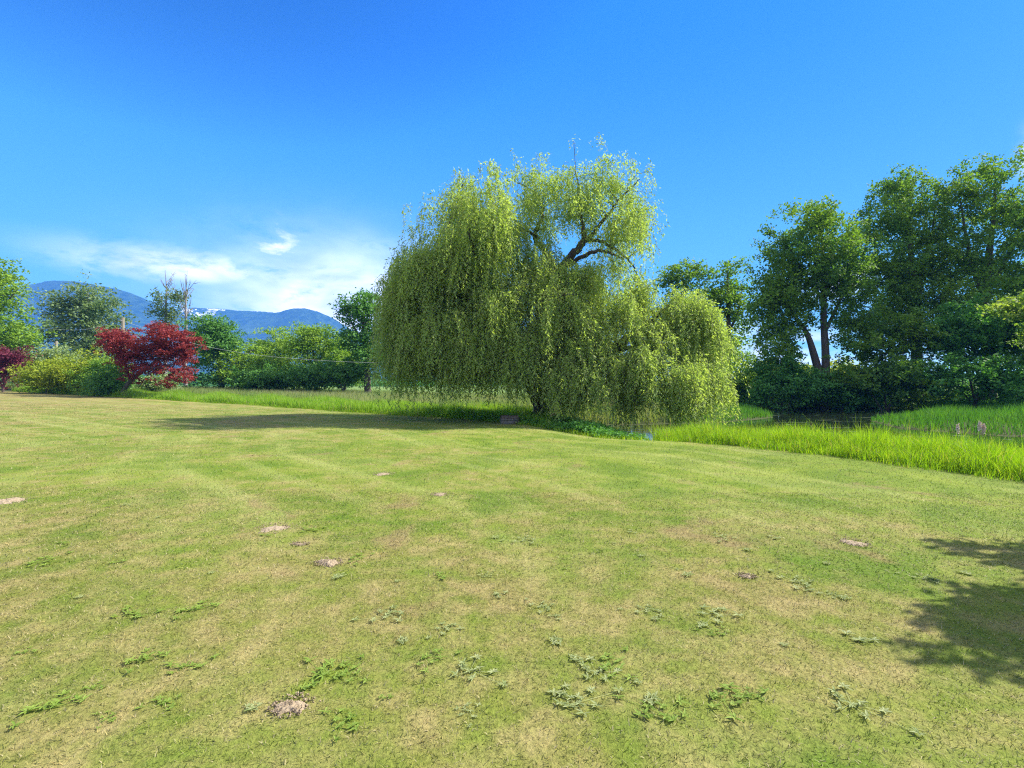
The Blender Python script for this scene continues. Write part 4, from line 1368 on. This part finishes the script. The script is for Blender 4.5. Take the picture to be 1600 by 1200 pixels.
# timber block by the willow
def timber_block():
    b = P(796, 660, 21.5)
    bx, by = b[0], 21.6
    z = g1(bx, by)
    root = tag(empty('timber_block', (bx, by, z)), 'weathered cut log block lying at the lawn edge left of the willow trunk', 'log')
    # half-round log lying along X with flat sawn lower face
    L, rr_, n, k = .72, .24, 12, 20
    r = np.random.default_rng(2)
    xs = np.linspace(-L / 2, L / 2, n)
    a = np.linspace(0, np.pi, k)
    A, Xx = np.meshgrid(a, xs)
    R_ = rr_ * (1 + .09 * np.sin(3 * A + 2 * Xx) + .05 * np.sin(7 * A + 9 * Xx)) + r.normal(0, .006, A.shape)
    V = np.stack([bx + Xx * np.cos(.15) - np.cos(A) * R_ * np.sin(.15) * .8, by + Xx * np.sin(.15) + np.cos(A) * R_ * .8, z + .20 + np.sin(A) * R_ * .7], -1).reshape(-1, 3)
    i = np.arange(n - 1)[:, None] * k
    j = np.arange(k - 1)[None]
    F = np.stack([i + j, i + j + 1, i + k + j + 1, i + k + j], -1).reshape(-1, 4)
    mesh_obj('bark', V, F, M['log'], root, smooth=True)
    # sawn body below
    g = Bag()
    c, s = math.cos(.15), math.sin(.15)
    def box(x0, x1, y0, y1, z0, z1):
        pts = []
        for q in ((x0, y0), (x1, y0), (x1, y1), (x0, y1)):
            for zz in (z0, z1):
                pts.append((bx + q[0] * c - q[1] * s, by + q[0] * s + q[1] * c, z + zz))
        g.add(np.array(pts), np.array([[0, 2, 3, 1], [2, 4, 5, 3], [4, 6, 7, 5], [6, 0, 1, 7], [1, 3, 5, 7], [0, 6, 4, 2]]))
    box(-.37, .37, -.235, .235, -.04, .15)
    box(-.38, .38, -.25, .25, .153, .21)
    V, F = g.out()
    mesh_obj('sawn_body', V, F, M['logcut'], root)


timber_block()


# seed heads of old bulrushes in the strip
m, t = new_mat('seed_fluff')
tc = t.node('ShaderNodeTexCoord')
nz = t.noise(tc.outputs['Object'], 60, 4, .7)
bs = t.node('ShaderNodeBsdfPrincipled')
t.put(bs.inputs['Base Color'], t.mix(nz, (0.55, 0.38, 0.30), (0.85, 0.70, 0.62)))
bs.inputs['Roughness'].default_value = 1
out = t.node('ShaderNodeOutputMaterial')
t.l.new(bs.outputs[0], out.inputs[0])
M['fluff'] = m


def bulrush(x, ytop, D, label, n, seed):
    r = np.random.default_rng(seed)
    tp = P(x, ytop, D)
    z = g1(tp[0], D)
    root = tag(empty('bulrush', (tp[0], D, z)), label, 'bulrush', 'old bulrushes in the tall grass strip')
    for i in range(n):
        dx = (i - (n - 1) / 2) * .09
        top = tp + np.array([dx, r.normal(0, .04), -.05 * i])
        base = np.array([tp[0] + dx * .3, D, z - .02])
        s = np.linspace(0, 1, 7)[:, None]
        pts = base + (top - base) * s + np.array([dx * .3, 0, 0]) * np.sin(s * 3.1)
        V, F = tube(pts, np.full(7, .006), 5)
        mesh_obj('stem', V, F, M['logcut'], root, smooth=True)
        # ragged fluffy head
        c = top - np.array([0, 0, .08])
        m_ = 420
        q = norm(r.normal(0, 1, (m_, 3))) * r.uniform(.3, 1, (m_, 1)) * np.array([.026, .026, .10]) * (1 + .25 * r.normal(0, 1, (m_, 1)))
        V, F = scatter_leaves(c + q, 1, (.004, .004, .004), .03, r=r, up=.1)
        mesh_obj('seed_head', V, F, M['fluff'], root)


bulrush(1535, 660, 10.6, 'bulrush pair with fluffy pinkish seed heads, tallest in the grass strip on the right', 2, 1)
bulrush(1497, 664, 11.0, 'single bulrush with a small fluffy seed head left of the taller pair', 1, 2)


# ------------------------------------------------------------------ utility poles and wires
def pole(x, ytop, D, label):
    b = P(x, 606, D)
    z = g1(b[0], D)
    top = P(x, ytop, D)
    root = tag(empty('utility_pole', (b[0], D, z)), label, 'utility pole')
    s = np.linspace(0, 1, 5)
    pts = np.stack([np.full(5, b[0]), np.full(5, D), z - .3 + (top[2] - z + .3) * s], 1)
    V, F = tube(pts, np.linspace(.19, .14, 5), 10)
    cap = np.arange(4 * 10, 5 * 10)[None]
    g = Bag()
    g.add(V, F)
    g.add(V[cap[0]], np.arange(10)[None])
    V, F = g.out()
    mesh_obj('pole_shaft', V, F, M['pole'], root, smooth=False)
    for dz in (.35, .9):
        ins = Bag()
        q = np.array([(b[0], D - .15, top[2] - dz), (b[0], D - .32, top[2] - dz), (b[0], D - .34, top[2] - dz + .08)])
        ins.add(*tube(q, np.array([.03, .05, .03]), 8))
        V, F = ins.out()
        mesh_obj('insulator', V, F, M['bark_pale'], root)
    return np.array([b[0], D - .34, top[2] - .3])


def wire(label, pts, rad=.010):
    p = smooth_line([(*q, rad) for q in pts], 12)
    V, F = tube(p[:, :3], np.full(len(p), rad), 5)
    m = M['wire']
    tag(mesh_obj('overhead_wire', V, F, m), label, 'wire')


m, t = new_mat('wire_metal')
bs = t.node('ShaderNodeBsdfPrincipled')
nz = t.noise(t.node('ShaderNodeTexCoord').outputs['Object'], 3, 2)
t.put(bs.inputs['Base Color'], t.mix(nz, (.5, .5, .46), (.62, .62, .58)))
bs.inputs['Roughness'].default_value = .5
out = t.node('ShaderNodeOutputMaterial')
t.l.new(bs.outputs[0], out.inputs[0])
M['wire'] = m
a1 = pole(192, 496, 50, 'taller weathered wooden utility pole rising behind the red maple')
a2 = pole(88, 533, 62, 'short wooden utility pole above the bushes on the left')
b1 = P(40, 512, 58)
wire('overhead wire running left from the taller utility pole past the cottonwood', [P(-60, 508, 62), P(60, 513, 56), P(130, 515, 53), a1])
wire('overhead wire sagging from the taller utility pole across the fruit trees to the willow', [a1, P(300, 536, 50), P(390, 553, 50), P(470, 561, 50), P(560, 566, 50), P(640, 566, 50)])

# ------------------------------------------------------------------ haze
HAZE = 2.3e-4
hm = bpy.data.materials.new('haze_air')
hm.use_nodes = True
t = NT(hm.node_tree)
pv = t.node('ShaderNodeVolumePrincipled')
pv.inputs['Color'].default_value = (0.11, 0.33, 0.92, 1)
pv.inputs['Density'].default_value = HAZE
pv.inputs['Anisotropy'].default_value = 0.0
out = t.node('ShaderNodeOutputMaterial')
t.l.new(pv.outputs[0], out.inputs['Volume'])
X0, X1, Y0, Y1, Z0, Z1 = -4300, 4300, -4300, 4300, -3, 600
V = np.array([(x, y, z) for x in (X0, X1) for y in (Y0, Y1) for z in (Z0, Z1)], float)
F = np.array([[0, 1, 3, 2], [4, 6, 7, 5], [0, 4, 5, 1], [2, 3, 7, 6], [0, 2, 6, 4], [1, 5, 7, 3]])
tag(mesh_obj('haze', V, F, hm), kind='stuff')
